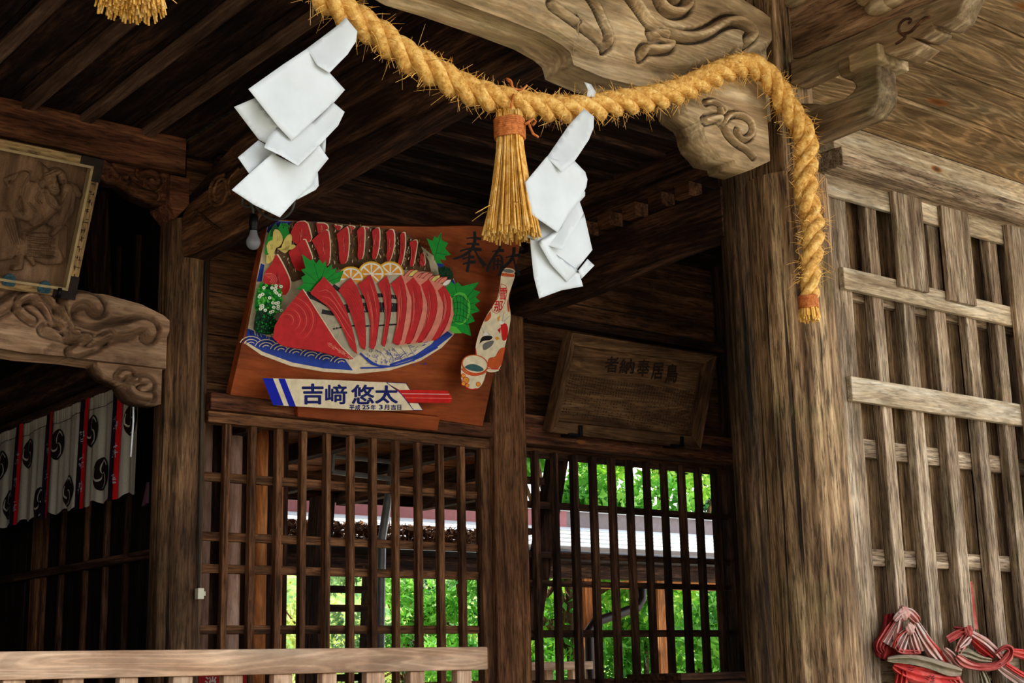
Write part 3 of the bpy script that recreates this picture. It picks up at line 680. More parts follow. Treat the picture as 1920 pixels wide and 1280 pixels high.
def tri_fill(pts2, step):
    """fill a 2-D polygon: returns bmesh-subdivided verts & faces"""
    bm = bmesh.new(); vs = [bm.verts.new((x, y, 0)) for x, y in pts2]; bm.faces.new(vs)
    bmesh.ops.triangulate(bm, faces=bm.faces)
    for _ in range(3):
        es = [e for e in bm.edges if e.calc_length() > step]
        if not es: break
        bmesh.ops.subdivide_edges(bm, edges=es, cuts=1); bmesh.ops.triangulate(bm, faces=bm.faces)
    bm.verts.index_update(); V = [v.co.copy() for v in bm.verts]; Fc = [[v.index for v in f.verts] for f in bm.faces]; bm.free(); return V, Fc
def streamer(label, folds, conv, y0):
    pc = P(*conv(*folds[0][0][0]), y=y0); t = thing('paper_streamer', label, 'paper streamer', pc)
    for pts, dy, nx, nz, curl in folds:
        px = [conv(u, v) for u, v in pts]; cx = sum(p[0] for p in px)/len(px); cy = sum(p[1] for p in px)/len(px)
        C = P(cx, cy, y=y0+dy); n = Vector((nx, -1, nz)).normalized()
        V, Fc = tri_fill(px, 14)
        vs = []
        ex = max(abs(p[0]-cx) for p in px)+1; ey = max(abs(p[1]-cy) for p in px)+1
        for v in V:
            q = PP(v.x, v.y, C, n); a, b_ = (v.x-cx)/ex, (v.y-cy)/ey
            d = curl*.028*(a*a+b_*b_*.6)+.005*math.sin(3*a+2*b_+cx)
            vs.append(EYE+(q-EYE)*(1-d/ (q-EYE).length*1.0))
        mb = MB().add(vs, Fc)
        o = mk('paper_fold', mb, M_PAPER, parent=t, smooth=True, recalc=True)
        sdf = o.modifiers.new('s', 'SOLIDIFY'); sdf.thickness = .0008
    return t
cs = lambda u, v: (420+u/3.2, 20+v/3.2)
streamer('large white zigzag paper streamer hanging at the left end of the rope', [
    ([(730, 40), (800, 125), (792, 185), (742, 262), (632, 374), (560, 330), (495, 228), (600, 150), (690, 82)], -.012, -.15, .1, 1),
    ([(500, 225), (632, 372), (725, 475), (660, 550), (405, 780), (320, 690), (145, 470), (350, 325)], -.016, .1, -.05, .6),
    ([(60, 577), (190, 522), (330, 700), (260, 800), (210, 775), (130, 670)], .012, -.3, -.35, .5),
    ([(320, 695), (405, 780), (540, 660), (658, 552), (724, 608), (685, 690), (575, 805), (442, 932), (340, 870), (240, 822), (262, 760)], -.004, -.05, .25, 1.4),
    ([(82, 880), (205, 778), (270, 815), (330, 850), (150, 978)], .010, .05, .15, .4),
    ([(45, 1075), (150, 978), (290, 855), (440, 932), (570, 805), (627, 887), (560, 970), (530, 1040), (420, 1145), (335, 1240), (180, 1165)], .004, .12, -.2, .9),
    ([(562, 962), (569, 1050), (550, 1075), (435, 1135), (470, 1060)], .018, -.5, .2, .3),
    ([(612, 765), (607, 852), (565, 815)], .022, -.6, 0, .2),
], cs, 2.76)
ct = lambda u, v: (860+u/2.91, 130+v/2.91)
streamer('white zigzag paper streamer hanging to the right of the straw tassel', [
    ([(684, 214), (738, 258), (736, 320), (710, 385), (632, 502), (560, 560), (480, 480), (600, 305)], -.012, -.1, .1, 1),
    ([(480, 475), (560, 500), (632, 500), (690, 560), (702, 600), (696, 640), (660, 720), (600, 790), (540, 890), (400, 795), (378, 700), (362, 617)], -.014, .08, -.03, .9),
    ([(690, 665), (690, 690), (662, 722), (640, 700)], .0, 0, 0, .1),
    ([(408, 815), (520, 885), (660, 722), (682, 785), (562, 985), (500, 965), (430, 938), (352, 906)], .0, -.15, .2, .6),
    ([(430, 938), (560, 985), (684, 788), (729, 985), (590, 1160), (500, 1060)], .006, .15, -.1, .6),
    ([(390, 925), (440, 940), (590, 1160), (655, 1098), (679, 1183), (560, 1205), (440, 1250), (410, 1130), (396, 1000)], .014, -.1, -.2, .5),
    ([(702, 1034), (740, 1070), (670, 1142), (652, 1098)], .01, .3, .1, .2),
    ([(684, 68), (722, 82), (752, 132), (745, 152), (698, 148), (704, 110)], .02, .1, .1, .3),
], ct, 2.76)

# ---- light bulb on its cable ----
XB = P(343, 487, y=5.42).x-.05
cb = P(475, 449, x=XB); LB = thing('light_bulb', 'bare unlit light bulb hanging in a black socket beside the fish board', 'light bulb', cb)
def rr_(px_w, c): return px_w/F*((c-EYE).dot(FW))/2
g_r = rr_(27, cb); zt0 = P(475, 402, x=XB).z; zt1 = P(475, 431, x=XB).z; zb0 = P(475, 468, x=XB).z
glass, nt, b = newmat('bulb_glass'); b.inputs['Base Color'].default_value = lin((176, 178, 184)); b.inputs['Roughness'].default_value = .12; b.inputs['Transmission Weight'].default_value = .45; b.inputs['IOR'].default_value = 1.3
prof = []
H = zt1-zb0
for f, q in ((0, .02), (.04, .45), (.12, .75), (.25, .95), (.38, 1.0), (.5, .95), (.62, .78), (.75, .6), (.9, .52), (1.0, .5)): prof.append((g_r*q, zb0+H*f))
mk('glass_globe', MB().lathe(cb.x, cb.y, prof, 28), glass, parent=LB, smooth=True)
mk('socket', MB().lathe(cb.x, cb.y, [(g_r*.52, zt1-.004), (g_r*.6, zt1), (g_r*.6, zt1+.012), (g_r*.66, zt1+.014), (g_r*.62, zt0-.01), (g_r*.4, zt0)], 24), plain('black_bakelite', (18, 16, 16), .4), parent=LB, smooth=True)
wire = plain('grey_cable', (92, 96, 92), .6)
mk('cable', MB().tube([tuple(p) for p in catmull([tuple(P(u, v, x=XB+.0)) for u, v in ((475, 404), (474, 392), (470, 382), (466, 374))], 5)]+[], .005, 8), wire, parent=LB, smooth=True)
mk('cable_loop', MB().tube([tuple(p) for p in catmull([tuple(P(u, v, x=XB-.0)) for u, v in ((455, 372), (456, 384), (468, 388), (477, 378), (486, 396), (505, 409), (525, 411), (543, 400), (552, 380), (548, 360))], 6)], .0045, 8), wire, parent=LB, smooth=True)

# ---- switch box and conduit on the left pillar ----
q = P(373, 1113, y=5.38)
sw = thing('switch_box', 'small pale switch box on the right side of the brown chamfered pillar', 'switch', q)
mk('cover', MB().box(q.x-.014, q.x+.014, q.y-.02, q.y+.01, q.z-.022, q.z+.022), plain('pale_plastic', (206, 200, 176), .5, .05), parent=sw, bevel=.003)
mk('toggle', MB().box(q.x+.014, q.x+.024, q.y-.012, q.y, q.z-.008, q.z+.01), plain('pale_plastic', (206, 200, 176), .5, .05), parent=sw, bevel=.001)
p = P(380, 700, y=5.40)
mk('conduit', MB().tube([(q.x+.005, 5.395, q.z+.02), (p.x-.004, 5.395, p.z), (p.x, 5.395, 3.32)], .006, 8), plain('grey_conduit', (70, 64, 54), .6), smooth=True, label='thin grey cable conduit running up the brown chamfered pillar from the switch box', cat='conduit')

# ======================= BOARDS ON THE WALL =======================
class Tilt:
    """a board leaning outward from its foot: a = foot point, t = outward lean per unit height"""
    def __init__(s, a, t):
        s.a = Vector(a); s.u = Vector((1, 0, 0)); s.v = Vector((0, -t, 1)).normalized(); s.n = s.u.cross(s.v)
        s.R = Matrix((s.u, s.v, s.n)).transposed()
    def loc(s, px, py):
        q = PP(px, py, s.a, s.n)-s.a; return (q.dot(s.u), q.dot(s.v))
def textmesh(body, bold=0.0):
    c = bpy.data.curves.new('lettering', 'FONT'); c.body = body; c.offset = bold; c.resolution_u = 3
    o = bpy.data.objects.new('lettering', c); COL.objects.link(o); dg = bpy.context.evaluated_depsgraph_get(); dg.update()
    m = bpy.data.meshes.new_from_object(o.evaluated_get(dg)); V = [(v.co.x, v.co.y) for v in m.vertices]; Fc = [tuple(p.vertices) for p in m.polygons]
    bpy.data.objects.remove(o); bpy.data.curves.remove(c); bpy.data.meshes.remove(m); return V, Fc
class Art:
    def __init__(s, tl, conv, z0=.0012, dz=.00012): s.tl = tl; s.cv = conv; s.z = z0; s.dz = dz; s.mb = {}; s.order = []
    def mats(s, key): return s.mb.setdefault(key, MB())
    def pt(s, u, v): a = s.tl.loc(*s.cv(u, v)); return (a[0], a[1], s.z)
    def poly(s, mb, pts, mi=0, sm=0):
        if sm: pts = smooth_pts(pts+[pts[0]], sm)[:-1]
        s.z += s.dz; mb.poly([s.pt(*p) for p in pts], mi)
    def stroke(s, mb, pts, w, mi=0, taper=False, sm=1):
        s.z += s.dz*.25; pts = smooth_pts(pts, sm) if sm and len(pts) > 2 else pts; n = len(pts); L = []; Rr = []
        for i, p in enumerate(pts):
            a, b = pts[max(i-1, 0)], pts[min(i+1, n-1)]; dx, dy = b[0]-a[0], b[1]-a[1]; l = math.hypot(dx, dy) or 1
            ww = (w[i*(len(w)-1)//max(n-1, 1)] if isinstance(w, (list, tuple)) else w)*.5
            if taper: ww *= max(.12, math.sin(math.pi*min(1, max(0, (i+.35)/(n-.3)))))
            L.append(s.pt(p[0]-dy/l*ww, p[1]+dx/l*ww)); Rr.append(s.pt(p[0]+dy/l*ww, p[1]-dx/l*ww))
        mb.grid([L, Rr], mi)
    def text(s, mb, body, x0, y0, x1, y1, mi=0, bold=.0, skew=0):
        V, Fc = textmesh(body, 0); xs = [v[0] for v in V]; ys = [v[1] for v in V]; ax, bx, ay, by = min(xs), max(xs), min(ys), max(ys)
        s.z += s.dz; o8 = [(0, 0)]+([(bold*math.cos(t)*.8, bold*math.sin(t)*.8) for t in np.linspace(0, 2*math.pi, 9)[:-1]] if bold else [])
        for dx_, dy_ in o8:
         s.z += s.dz*.05; vs = []
         for x, y in V:
            fx, fy = (x+dx_-ax)/(bx-ax), (y+dy_-ay)/(by-ay); vs.append(s.pt(x0+(x1-x0)*fx+skew*fy, y1+(y0-y1)*fy))
         mb.add(vs, Fc, mi)
def ell(cx, cy, rx, ry, n=28, a0=0, a1=2*math.pi, rot=0):
    o = []
    for i in range(n):
        t = a0+(a1-a0)*i/(n-1 if a1-a0 < 6.28 else n); x, y = rx*math.cos(t), ry*math.sin(t); o.append((cx+x*math.cos(rot)-y*math.sin(rot), cy+x*math.sin(rot)+y*math.cos(rot)))
    return o
def paint(key, c, streak=.12):
    k = 'paint_'+key
    return plain(k, c, .55, streak, scale=35, bump=.05)
foot = P(432, 741, y=5.385)
TB = Tilt(foot, .40)
cf = lambda u, v: (400+u/2.908, 390+v/2.908)
FB = thing('painted_signboard', 'large orange-brown wooden board painted with a platter of sliced red fish', 'signboard', foot, rot=TB.R)
A = Art(TB, cf)
out = [(92, 1018), (178, 640), (262, 250), (296, 82), (345, 62), (540, 72), (700, 86), (800, 93), (1000, 99), (1200, 101), (1400, 96), (1500, 100), (1690, 130), (1600, 560), (1530, 900), (1468, 1190), (1200, 1150), (820, 1105), (400, 1055)]
pts = [A.pt(*p) for p in out]; pts = [(x, y, 0) for x, y, z in pts]
mk('board', MB().prism(pts, (0, 0, -.045)), W_board('x'), parent=FB, local=True, bevel=.002)
l0 = [(438, 1048), (700, 1078), (1215, 1130), (1200, 1205), (800, 1165), (440, 1128)]
q = [A.pt(*p) for p in l0]
mk('ledge', MB().prism([(x, y, .035) for x, y, z in q], (0, 0, -.034)), W_board('x'), parent=FB, local=True, bevel=.003)
# --- platter and fish ---
K = dict(cream=(232, 216, 184), blue=(52, 78, 170), dblue=(28, 44, 120), red=(196, 46, 48), dred=(140, 24, 30), pink=(222, 140, 120), skin=(184, 172, 150), band=(46, 44, 46), brown=(110, 82, 56), char=(52, 38, 30), tan=(176, 146, 104), green=(26, 150, 52), dgreen=(12, 84, 36), lgreen=(96, 190, 70), vdg=(10, 56, 30), yellow=(224, 204, 120), dyel=(176, 146, 70), lemon=(232, 176, 40), orange=(232, 160, 60), white=(238, 232, 220), ink=(20, 16, 16), wred=(206, 34, 30), bblue=(16, 34, 170), teal=(70, 104, 104), grey=(120, 118, 112), terr=(206, 98, 46))
keys = list(K); MATS = [paint(k, K[k]) for k in keys]; I = {k: i for i, k in enumerate(keys)}
mb = MB(); p_ = lambda pts, k, sm=0: A.poly(mb, pts, I[k], sm); s_ = lambda pts, w, k, taper=False, sm=1: A.stroke(mb, pts, w, I[k], taper, sm)
rr = random.Random(11)
p_([(172, 738), (260, 800), (420, 860), (600, 892), (780, 903), (960, 885), (1130, 832), (1245, 760), (1310, 690), (1350, 600), (1345, 480), (1300, 360), (1230, 285), (1100, 180), (900, 105), (600, 76), (345, 68), (298, 86), (262, 250)], 'cream')
p_([(186, 655), (174, 726), (270, 783), (430, 841), (600, 873), (760, 884), (700, 800), (500, 740), (300, 700)], 'blue')
p_([(1240, 648), (1305, 690), (1225, 752), (1110, 815), (960, 862), (960, 850), (1100, 800), (1190, 740), (1225, 690)], 'blue')
p_([(302, 86), (345, 70), (440, 72), (400, 140), (330, 150), (290, 130)], 'blue'); p_([(258, 300), (278, 310), (262, 400), (236, 400)], 'blue')
p_([(1210, 285), (1240, 290), (1300, 370), (1325, 430), (1300, 430), (1240, 360)], 'blue'); p_([(525, 72), (560, 74), (545, 80)], 'blue')
for i in range(7):   # wave-scale arcs on the rim
    cx, cy = 205+i*82, 745+i*17
    for r_, c in ((62, 'cream'), (50, 'dblue'), (40, 'cream'), (30, 'dblue'), (20, 'cream')): s_([(cx+r_*math.cos(t), cy+r_*math.sin(t)*.75) for t in np.linspace(math.pi*1.08, math.pi*1.8, 7)], 5 if c == 'cream' else 3, c, sm=0)
for i in range(60):
    x = rr.uniform(190, 700); y0 = 662+(x-190)*.15+rr.uniform(0, 14); s_([(x, y0), (x+5, y0+22)], 2.5, rr.choice(('cream', 'dblue')), sm=0)
for i in range(46):
    a_ = rr.uniform(.15, 1.25); cx = 800+rr.gauss(0, 1)*0; r_ = rr.uniform(.86, .97); x = 780+500*math.cos(a_)*r_; y = 600+270*math.sin(a_)*r_; s_([(x, y), (x+rr.uniform(8, 26), y-rr.uniform(4, 14))], rr.uniform(2, 5), 'blue', True, 0)
s_([(790, 782), (830, 820), (880, 856), (960, 862)], [10, 16, 10, 6], 'blue'); s_([(800, 870), (960, 866), (1100, 825), (1220, 756)], 9, 'blue')
for k in range(5): s_([(880+k*45, 770-k*6), (930+k*40, 800), (940+k*42, 850-k*9)], 2.2, 'blue')
for _ in range(60): x, y = rr.uniform(830, 1000), rr.uniform(775, 855); s_([(x, y), (x+rr.uniform(-8, 8), y-rr.uniform(4, 16))], rr.uniform(2, 6), 'blue', True, 0)
for _ in range(26): x, y = rr.uniform(690, 1180), rr.uniform(750, 860); s_([(x, y), (x+10, y-6), (x+18, y-2)], 2.5, 'blue', True)
for _ in range(30): x, y = rr.uniform(305, 425), rr.uniform(72, 130); s_([(x, y), (x-10, y+14)], 2.5, rr.choice(('cream', 'dblue')), sm=0)
# back row
p_([(330, 225), (400, 95), (430, 70), (600, 76), (900, 105), (1050, 140), (1120, 200), (1170, 290), (1180, 345), (1000, 330), (640, 330), (430, 400), (390, 380)], 'brown')
for _ in range(420):
    x = rr.uniform(340, 1160); y = rr.uniform(85+max(0, x-800)*.25, 330); s_([(x, y), (x+rr.uniform(-6, 6), y+rr.uniform(6, 20))], rr.uniform(4, 9), rr.choice(('char', 'char', 'tan', 'dyel', 'cream')), True, 0)
back = [[(400, 150), (420, 100), (440, 70), (495, 68), (512, 120), (524, 175), (470, 200), (430, 190)], [(545, 78), (600, 80), (615, 110), (580, 150), (562, 160)], [(640, 88), (690, 95), (665, 125)], [(715, 92), (760, 98), (740, 120)], [(800, 98), (835, 104), (815, 120)],
        [(395, 235), (440, 195), (480, 158), (500, 200), (530, 282), (500, 340), (440, 340), (415, 300)], [(520, 172), (560, 135), (607, 108), (618, 160), (622, 240), (612, 315), (575, 310), (552, 230)],
        [(655, 138), (690, 108), (716, 95), (724, 160), (720, 240), (708, 300), (670, 300), (668, 200)], [(766, 120), (785, 98), (808, 98), (808, 180), (798, 276), (768, 276), (774, 190)],
        [(848, 122), (868, 104), (888, 104), (890, 180), (872, 275), (846, 275), (855, 195)], [(925, 125), (945, 110), (968, 120), (970, 200), (945, 290), (925, 282), (932, 200)],
        [(1000, 140), (1012, 128), (1028, 132), (1028, 220), (1005, 320), (984, 318), (1002, 230)], [(1052, 182), (1072, 170), (1096, 172), (1085, 240), (1072, 315), (1050, 312), (1062, 240)], [(1110, 245), (1128, 232), (1138, 312), (1104, 312)],
        [(300, 300), (322, 238), (350, 280), (385, 350), (402, 392), (400, 440), (370, 476), (300, 440), (255, 412), (258, 350)]]
for sl in back:
    p_([(x+6, y-4) for x, y in sl], 'cream', 1); p_(sl, 'red', 1)
    cx, cy = sum(p[0] for p in sl)/len(sl), sum(p[1] for p in sl)/len(sl)
    for _ in range(7): s_([(cx+rr.uniform(-9, 9), cy+rr.uniform(-40, 10)), (cx+rr.uniform(-9, 9), cy+rr.uniform(10, 50))], 2.5, rr.choice(('dred', 'pink', 'dred')), True, 0)
for r_ in (14, 24, 34, 44): s_(ell(285, 385, r_, r_*.8, 12, -2.2, 1.2), 2, 'pink', sm=0)
# garnish
def leaf(spine, w, k1, k2, n=9):
    (x0, y0), (x1, y1) = spine; dx, dy = x1-x0, y1-y0; L = math.hypot(dx, dy); dx /= L; dy /= L; pts = []
    for sgn in (1, -1):
        rng = range(n) if sgn == 1 else range(n-1, -1, -1)
        for i in rng:
            f = i/n; ww = w*math.sin(math.pi*(f*.86+.1))**.8
            a = [(f, ww*.62), ((f+.35/n*1.2), ww*1.08)] if sgn == 1 else [((f+.35/n*1.2), ww*1.08), (f, ww*.62)]
            for ff, q in a: pts.append((x0+dx*L*ff-dy*sgn*q, y0+dy*L*ff+dx*sgn*q))
        if sgn == 1: pts.append((x1, y1))
    p_(pts, k1)
    s_([(x0, y0), (x1, y1)], 3, k2, sm=0)
    for i in range(2, n):
        f = i/n; q = w*.6*math.sin(math.pi*(f*.86+.1))
        for sgn in (1, -1): s_([(x0+dx*L*(f-.08), y0+dy*L*(f-.08)), (x0+dx*L*(f+.04)-dy*sgn*q, y0+dy*L*(f+.04)+dx*sgn*q)], 2, k2, sm=0)
leaf(((400, 95), (345, 85)), 14, 'green', 'dgreen', 5)
p_([(270, 180), (290, 120), (320, 80), (330, 110), (352, 72), (362, 105), (385, 92), (400, 140), (330, 190), (280, 260), (262, 240)], 'green'); p_([(300, 100), (322, 78), (340, 110), (330, 150), (290, 150)], 'dgreen')
for pet in ([(305, 170), (310, 110), (340, 112), (365, 160), (350, 200), (320, 215)], [(355, 200), (375, 150), (405, 132), (412, 160), (405, 205), (380, 240), (350, 225)], [(272, 200), (285, 172), (325, 168), (328, 205), (310, 245), (280, 250)], [(330, 215), (370, 205), (400, 225), (435, 205), (420, 190), (395, 200), (380, 245), (350, 230)], [(272, 250), (318, 235), (312, 275), (280, 300), (268, 290)]):
    p_(pet, 'yellow', 1); cx, cy = sum(p[0] for p in pet)/len(pet), sum(p[1] for p in pet)/len(pet)
    for _ in range(4): s_([(cx+rr.uniform(-10, 10), cy-15), (cx+rr.uniform(-10, 10), cy+14)], 2, 'dyel', True, 0)
p_([(238, 400), (262, 405), (330, 425), (360, 450), (350, 530), (300, 600), (205, 560), (212, 470)], 'green', 1)
for _ in range(130): x, y = rr.uniform(215, 350), rr.uniform(410, 560); p_(ell(x, y, rr.uniform(4, 9), rr.uniform(4, 9), 7), rr.choice(('lgreen', 'dgreen', 'green', 'lgreen')))
for _ in range(26):
    x, y = rr.uniform(218, 345), rr.uniform(412, 560); p_(ell(x, y, 10, 9, 9), 'white'); p_(ell(x, y, 4, 4, 7), 'lgreen')
p_([(205, 548), (262, 552), (320, 600), (300, 660), (275, 682), (186, 662), (192, 600)], 'vdg', 1)
for _ in range(150): x = rr.uniform(200, 305); y = rr.uniform(560, 668); p_(ell(x, y, rr.uniform(2, 6), rr.uniform(2, 6), 6), rr.choice(('dgreen', 'vdg', 'dgreen', 'green')))
p_([(1178, 312), (1220, 300), (1260, 335), (1262, 380), (1225, 402), (1185, 370)], 'vdg', 1)
for _ in range(50): p_(ell(rr.uniform(1185, 1255), rr.uniform(310, 390), 4, 4, 6), rr.choice(('dgreen', 'vdg')))
# lemons
for cx, cy in ((915, 345), (812, 345), (700, 372)):
    rx = 74; p_(ell(cx, cy, rx, rx*.93), 'lemon'); p_(ell(cx, cy, rx-8, rx*.93-8), 'white')
    for k in range(8):
        a0 = k*math.pi/4+.1; a1 = a0+math.pi/4-.2
        p_([(cx+8*math.cos((a0+a1)/2), cy+8*math.sin((a0+a1)/2))]+[(cx+(rx-18)*math.cos(t), cy+(rx-18)*.93*math.sin(t)) for t in np.linspace(a0, a1, 5)], 'orange')
for k in range(11):
    x = 985+k*20; y = 330+k*6+rr.uniform(-8, 8); p_([(x, y+20), (x+28, y-14), (x+62, y-18), (x+40, y+14)], rr.choice(('yellow', 'pink', 'white')), 1); s_([(x, y+20), (x+28, y-14), (x+62, y-18)], 3, 'dred')
p_([(400, 425), (442, 395), (430, 360), (452, 348), (428, 320), (452, 312), (432, 235), (478, 270), (492, 262), (510, 288), (528, 262), (546, 290), (560, 268), (566, 312), (598, 290), (592, 322), (622, 308), (612, 338), (660, 325), (640, 380), (612, 412), (540, 400), (470, 455), (430, 430)], 'green')
for a_ in ((450, 330), (500, 290), (560, 300), (610, 340), (640, 360), (440, 390)): s_([(530, 400), a_], 4, 'dgreen', True, 0)
p_([(1130, 205), (1108, 150), (1140, 165), (1150, 138), (1165, 150), (1188, 118), (1190, 160), (1226, 178), (1208, 205), (1240, 240), (1206, 248), (1215, 270), (1180, 265), (1195, 290), (1160, 285)], 'green'); s_([(1150, 270), (1185, 130)], 3, 'dgreen', sm=0); s_([(1160, 230), (1220, 240)], 3, 'dgreen', sm=0)
p_([(1215, 420), (1240, 385), (1262, 400), (1278, 388), (1300, 410), (1340, 400), (1394, 388), (1366, 430), (1402, 442), (1374, 470), (1400, 492), (1368, 508), (1398, 545), (1350, 560), (1372, 600), (1336, 612), (1352, 680), (1300, 660), (1230, 640), (1240, 560), (1220, 480)], 'green')
for a_ in ((1394, 388), (1402, 442), (1400, 492), (1398, 545), (1372, 600), (1262, 400), (1350, 680)): s_([(1290, 520), a_], 4, 'dgreen', True, 0)
p_(ell(1290, 530, 56, 88), 'lgreen'); p_(ell(1286, 534, 48, 78), 'green')
for k in range(5): s_([(1240, 470+k*34), (1290, 455+k*36), (1338, 500+k*30)], 2.5, 'vdg'); s_([(1250+k*20, 460), (1262+k*16, 530), (1244+k*20, 600)], 2.2, 'vdg')
p_([(1232, 622), (1270, 630), (1300, 664), (1262, 664), (1230, 645)], 'lgreen')
# front row
p_([(430, 420), (455, 440), (500, 430), (545, 357), (600, 400), (690, 362), (740, 400), (800, 345), (838, 395), (890, 350), (965, 350), (1035, 362), (1115, 372), (1195, 400), (1240, 470), (1252, 560), (1232, 640), (1160, 700), (1060, 716), (960, 728), (860, 742), (770, 752), (712, 800), (650, 775), (500, 600)], 'skin')
for (pa, w_) in (([(455, 450), (520, 475), (620, 530), (700, 520), (860, 510), (960, 520)], 34), ([(540, 545), (620, 560), (700, 535), (800, 540), (960, 535)], 24), ([(600, 405), (680, 460), (760, 470), (840, 455), (950, 470)], 22), ([(600, 640), (700, 620), (800, 625), (950, 615)], 9)):
    s_(pa, w_, 'band')
for _ in range(160): x, y = rr.uniform(560, 960), rr.uniform(440, 720); s_([(x, y), (x+rr.uniform(-3, 3), y+rr.uniform(8, 30))], 2.5, rr.choice(('grey', 'cream', 'cream', 'skin')), True, 0)
p_([(905, 402), (965, 350), (1115, 372), (1195, 402), (1242, 475), (1252, 560), (1230, 642), (1152, 702), (1050, 716), (950, 728), (985, 600), (1000, 470)], 'pink')
front = [[(1165, 432), (1197, 404), (1232, 455), (1236, 540), (1212, 620), (1165, 692), (1130, 702), (1186, 610), (1198, 510)],
         [(1075, 400), (1116, 370), (1152, 430), (1164, 520), (1140, 610), (1085, 705), (1045, 712), (1095, 620), (1112, 510)],
         [(992, 395), (1032, 360), (1070, 410), (1084, 510), (1062, 600), (1022, 712), (985, 718), (1018, 600), (1026, 480)],
         [(910, 395), (966, 348), (988, 410), (996, 500), (984, 600), (958, 722), (920, 716), (945, 600), (946, 480)],
         [(838, 395), (888, 350), (908, 420), (912, 520), (892, 650), (878, 732), (860, 722), (882, 580), (868, 460)],
         [(730, 400), (800, 344), (828, 420), (850, 520), (840, 640), (820, 745), (796, 740), (800, 600), (772, 480)],
         [(625, 430), (652, 395), (692, 361), (732, 420), (762, 520), (772, 640), (772, 748), (748, 738), (705, 590), (668, 490)],
         [(472, 445), (495, 410), (546, 356), (604, 420), (662, 520), (702, 640), (728, 776), (690, 735), (640, 620), (575, 520)],
         [(270, 684), (280, 620), (315, 560), (360, 505), (432, 420), (470, 480), (540, 590), (620, 715), (712, 800), (640, 790), (540, 762), (470, 748), (380, 738), (310, 722)]]
for i, sl in enumerate(front):
    p_([(x+3, y+5) for x, y in sl], 'dred', 1); p_(sl, 'red', 0)
    n_ = len(sl); h = n_//2
    for k in range(6):
        f = .25+.1*k; a_ = [((1-f)*sl[j][0]+f*sl[(n_-j) % n_][0], (1-f)*sl[j][1]+f*sl[(n_-j) % n_][1]) for j in range(1, h)]
        if len(a_) > 1 and i < 8: s_(a_, 2, rr.choice(('dred', 'pink', 'dred')), True)
for r_ in range(18, 170, 17):
    s_([(345+r_*1.05*math.cos(t), 590+r_*.95*math.sin(t)) for t in np.linspace(-2.3 if r_ < 60 else -1.35, .9, 12)], 2.2, 'pink' if r_ % 2 else 'dred', True, 0)
for _ in range(40): x = rr.uniform(560, 690); s_([(x, 700+(x-560)*.6+rr.uniform(0, 25)), (x+14, 708+(x-560)*.6+rr.uniform(0, 25))], 4, 'pink', True, 0)
s_([(432, 422), (472, 482), (542, 592), (622, 716), (712, 800)], 5, 'cream')
mk('painted_platter', mb, MATS, parent=FB, local=True, recalc=False, plabel='blue and white platter of red fish slices, leaves and lemon')
# --- bottle and cup ---
mb = MB(); cb_ = lambda u, v: (820+u/4.13, 420+v/4.13); A.cv = cb_
p_([(403, 340), (512, 350), (505, 400), (480, 470), (456, 540), (470, 620), (480, 690), (465, 790), (430, 930), (398, 1102), (340, 1117), (290, 1110), (205, 985), (208, 900), (240, 790), (285, 690), (345, 600), (375, 550), (396, 460)], 'cream', 1)
p_([(405, 355), (508, 365), (503, 385), (404, 372)], 'terr'); s_([(404, 374), (455, 385), (504, 382)], 4, 'wred'); p_(ell(460, 338, 53, 22, rot=.1), 'cream'); p_(ell(460, 340, 42, 15, rot=.1), 'grey'); s_(ell(460, 338, 53, 22, 24, 0, 6.2, .1), 3, 'terr', sm=0)
s_([(400, 438), (452, 455), (440, 560), (400, 650), (362, 668), (325, 640), (345, 590), (385, 540), (402, 440)], 3.5, 'wred')
A.text(mb, '雪', 388, 470, 440, 560, I['wred'], .02, 6); A.text(mb, '那', 345, 570, 408, 650, I['wred'], .02, 10)
for pl in ([(320, 650), (326, 690), (300, 720), (272, 728), (290, 690)], [(456, 560), (468, 640), (458, 660), (450, 600)], [(208, 930), (215, 985), (206, 985)], [(435, 925), (400, 930), (375, 965), (360, 1000), (310, 1005), (300, 1040), (310, 1085), (400, 1090)]): p_(pl, 'terr', 1); s_(pl+[pl[0]], 3, 'wred')
s_([(300, 1085), (340, 1092), (400, 1090)], 5, 'wred')
# two small hares on the bottle
p_([(400, 750), (440, 735), (458, 780), (450, 860), (415, 880), (405, 820)], 'wred', 1); p_([(375, 790), (400, 770), (395, 820)], 'wred'); p_(ell(405, 735, 18, 14), 'white'); s_([(412, 725), (425, 660)], 11, 'white', True, 0); s_([(420, 727), (465, 682)], 10, 'white', True, 0); s_([(412, 725), (425, 655)], 2, 'ink', sm=0); s_([(420, 727), (468, 682)], 2, 'ink', sm=0); p_([(375, 700), (395, 680), (390, 712), (378, 725)], 'orange')
p_([(235, 900), (250, 845), (290, 832), (340, 838), (325, 868), (270, 872), (245, 885)], 'ink', 1); p_([(262, 930), (260, 900), (300, 878), (350, 868), (338, 905), (300, 935), (270, 948)], 'grey', 1); p_(ell(288, 822, 26, 13), 'white'); s_([(270, 815), (250, 770)], 9, 'white', True, 0); s_([(280, 812), (275, 768)], 8, 'white', True, 0); s_([(270, 815), (250, 768)], 2, 'ink', sm=0); s_([(300, 812), (318, 832)], 2, 'ink', sm=0); p_([(355, 850), (375, 842), (392, 858), (370, 868)], 'orange')
mk('painted_bottle', mb, MATS, parent=FB, local=True, recalc=False, plabel='cream sake bottle with red patterns and two small hares')
mb = MB()
p_([(98, 1040), (92, 1100), (95, 1180), (130, 1230), (170, 1250), (225, 1240), (262, 1200), (290, 1110), (305, 1050), (200, 1000)], 'cream', 1)
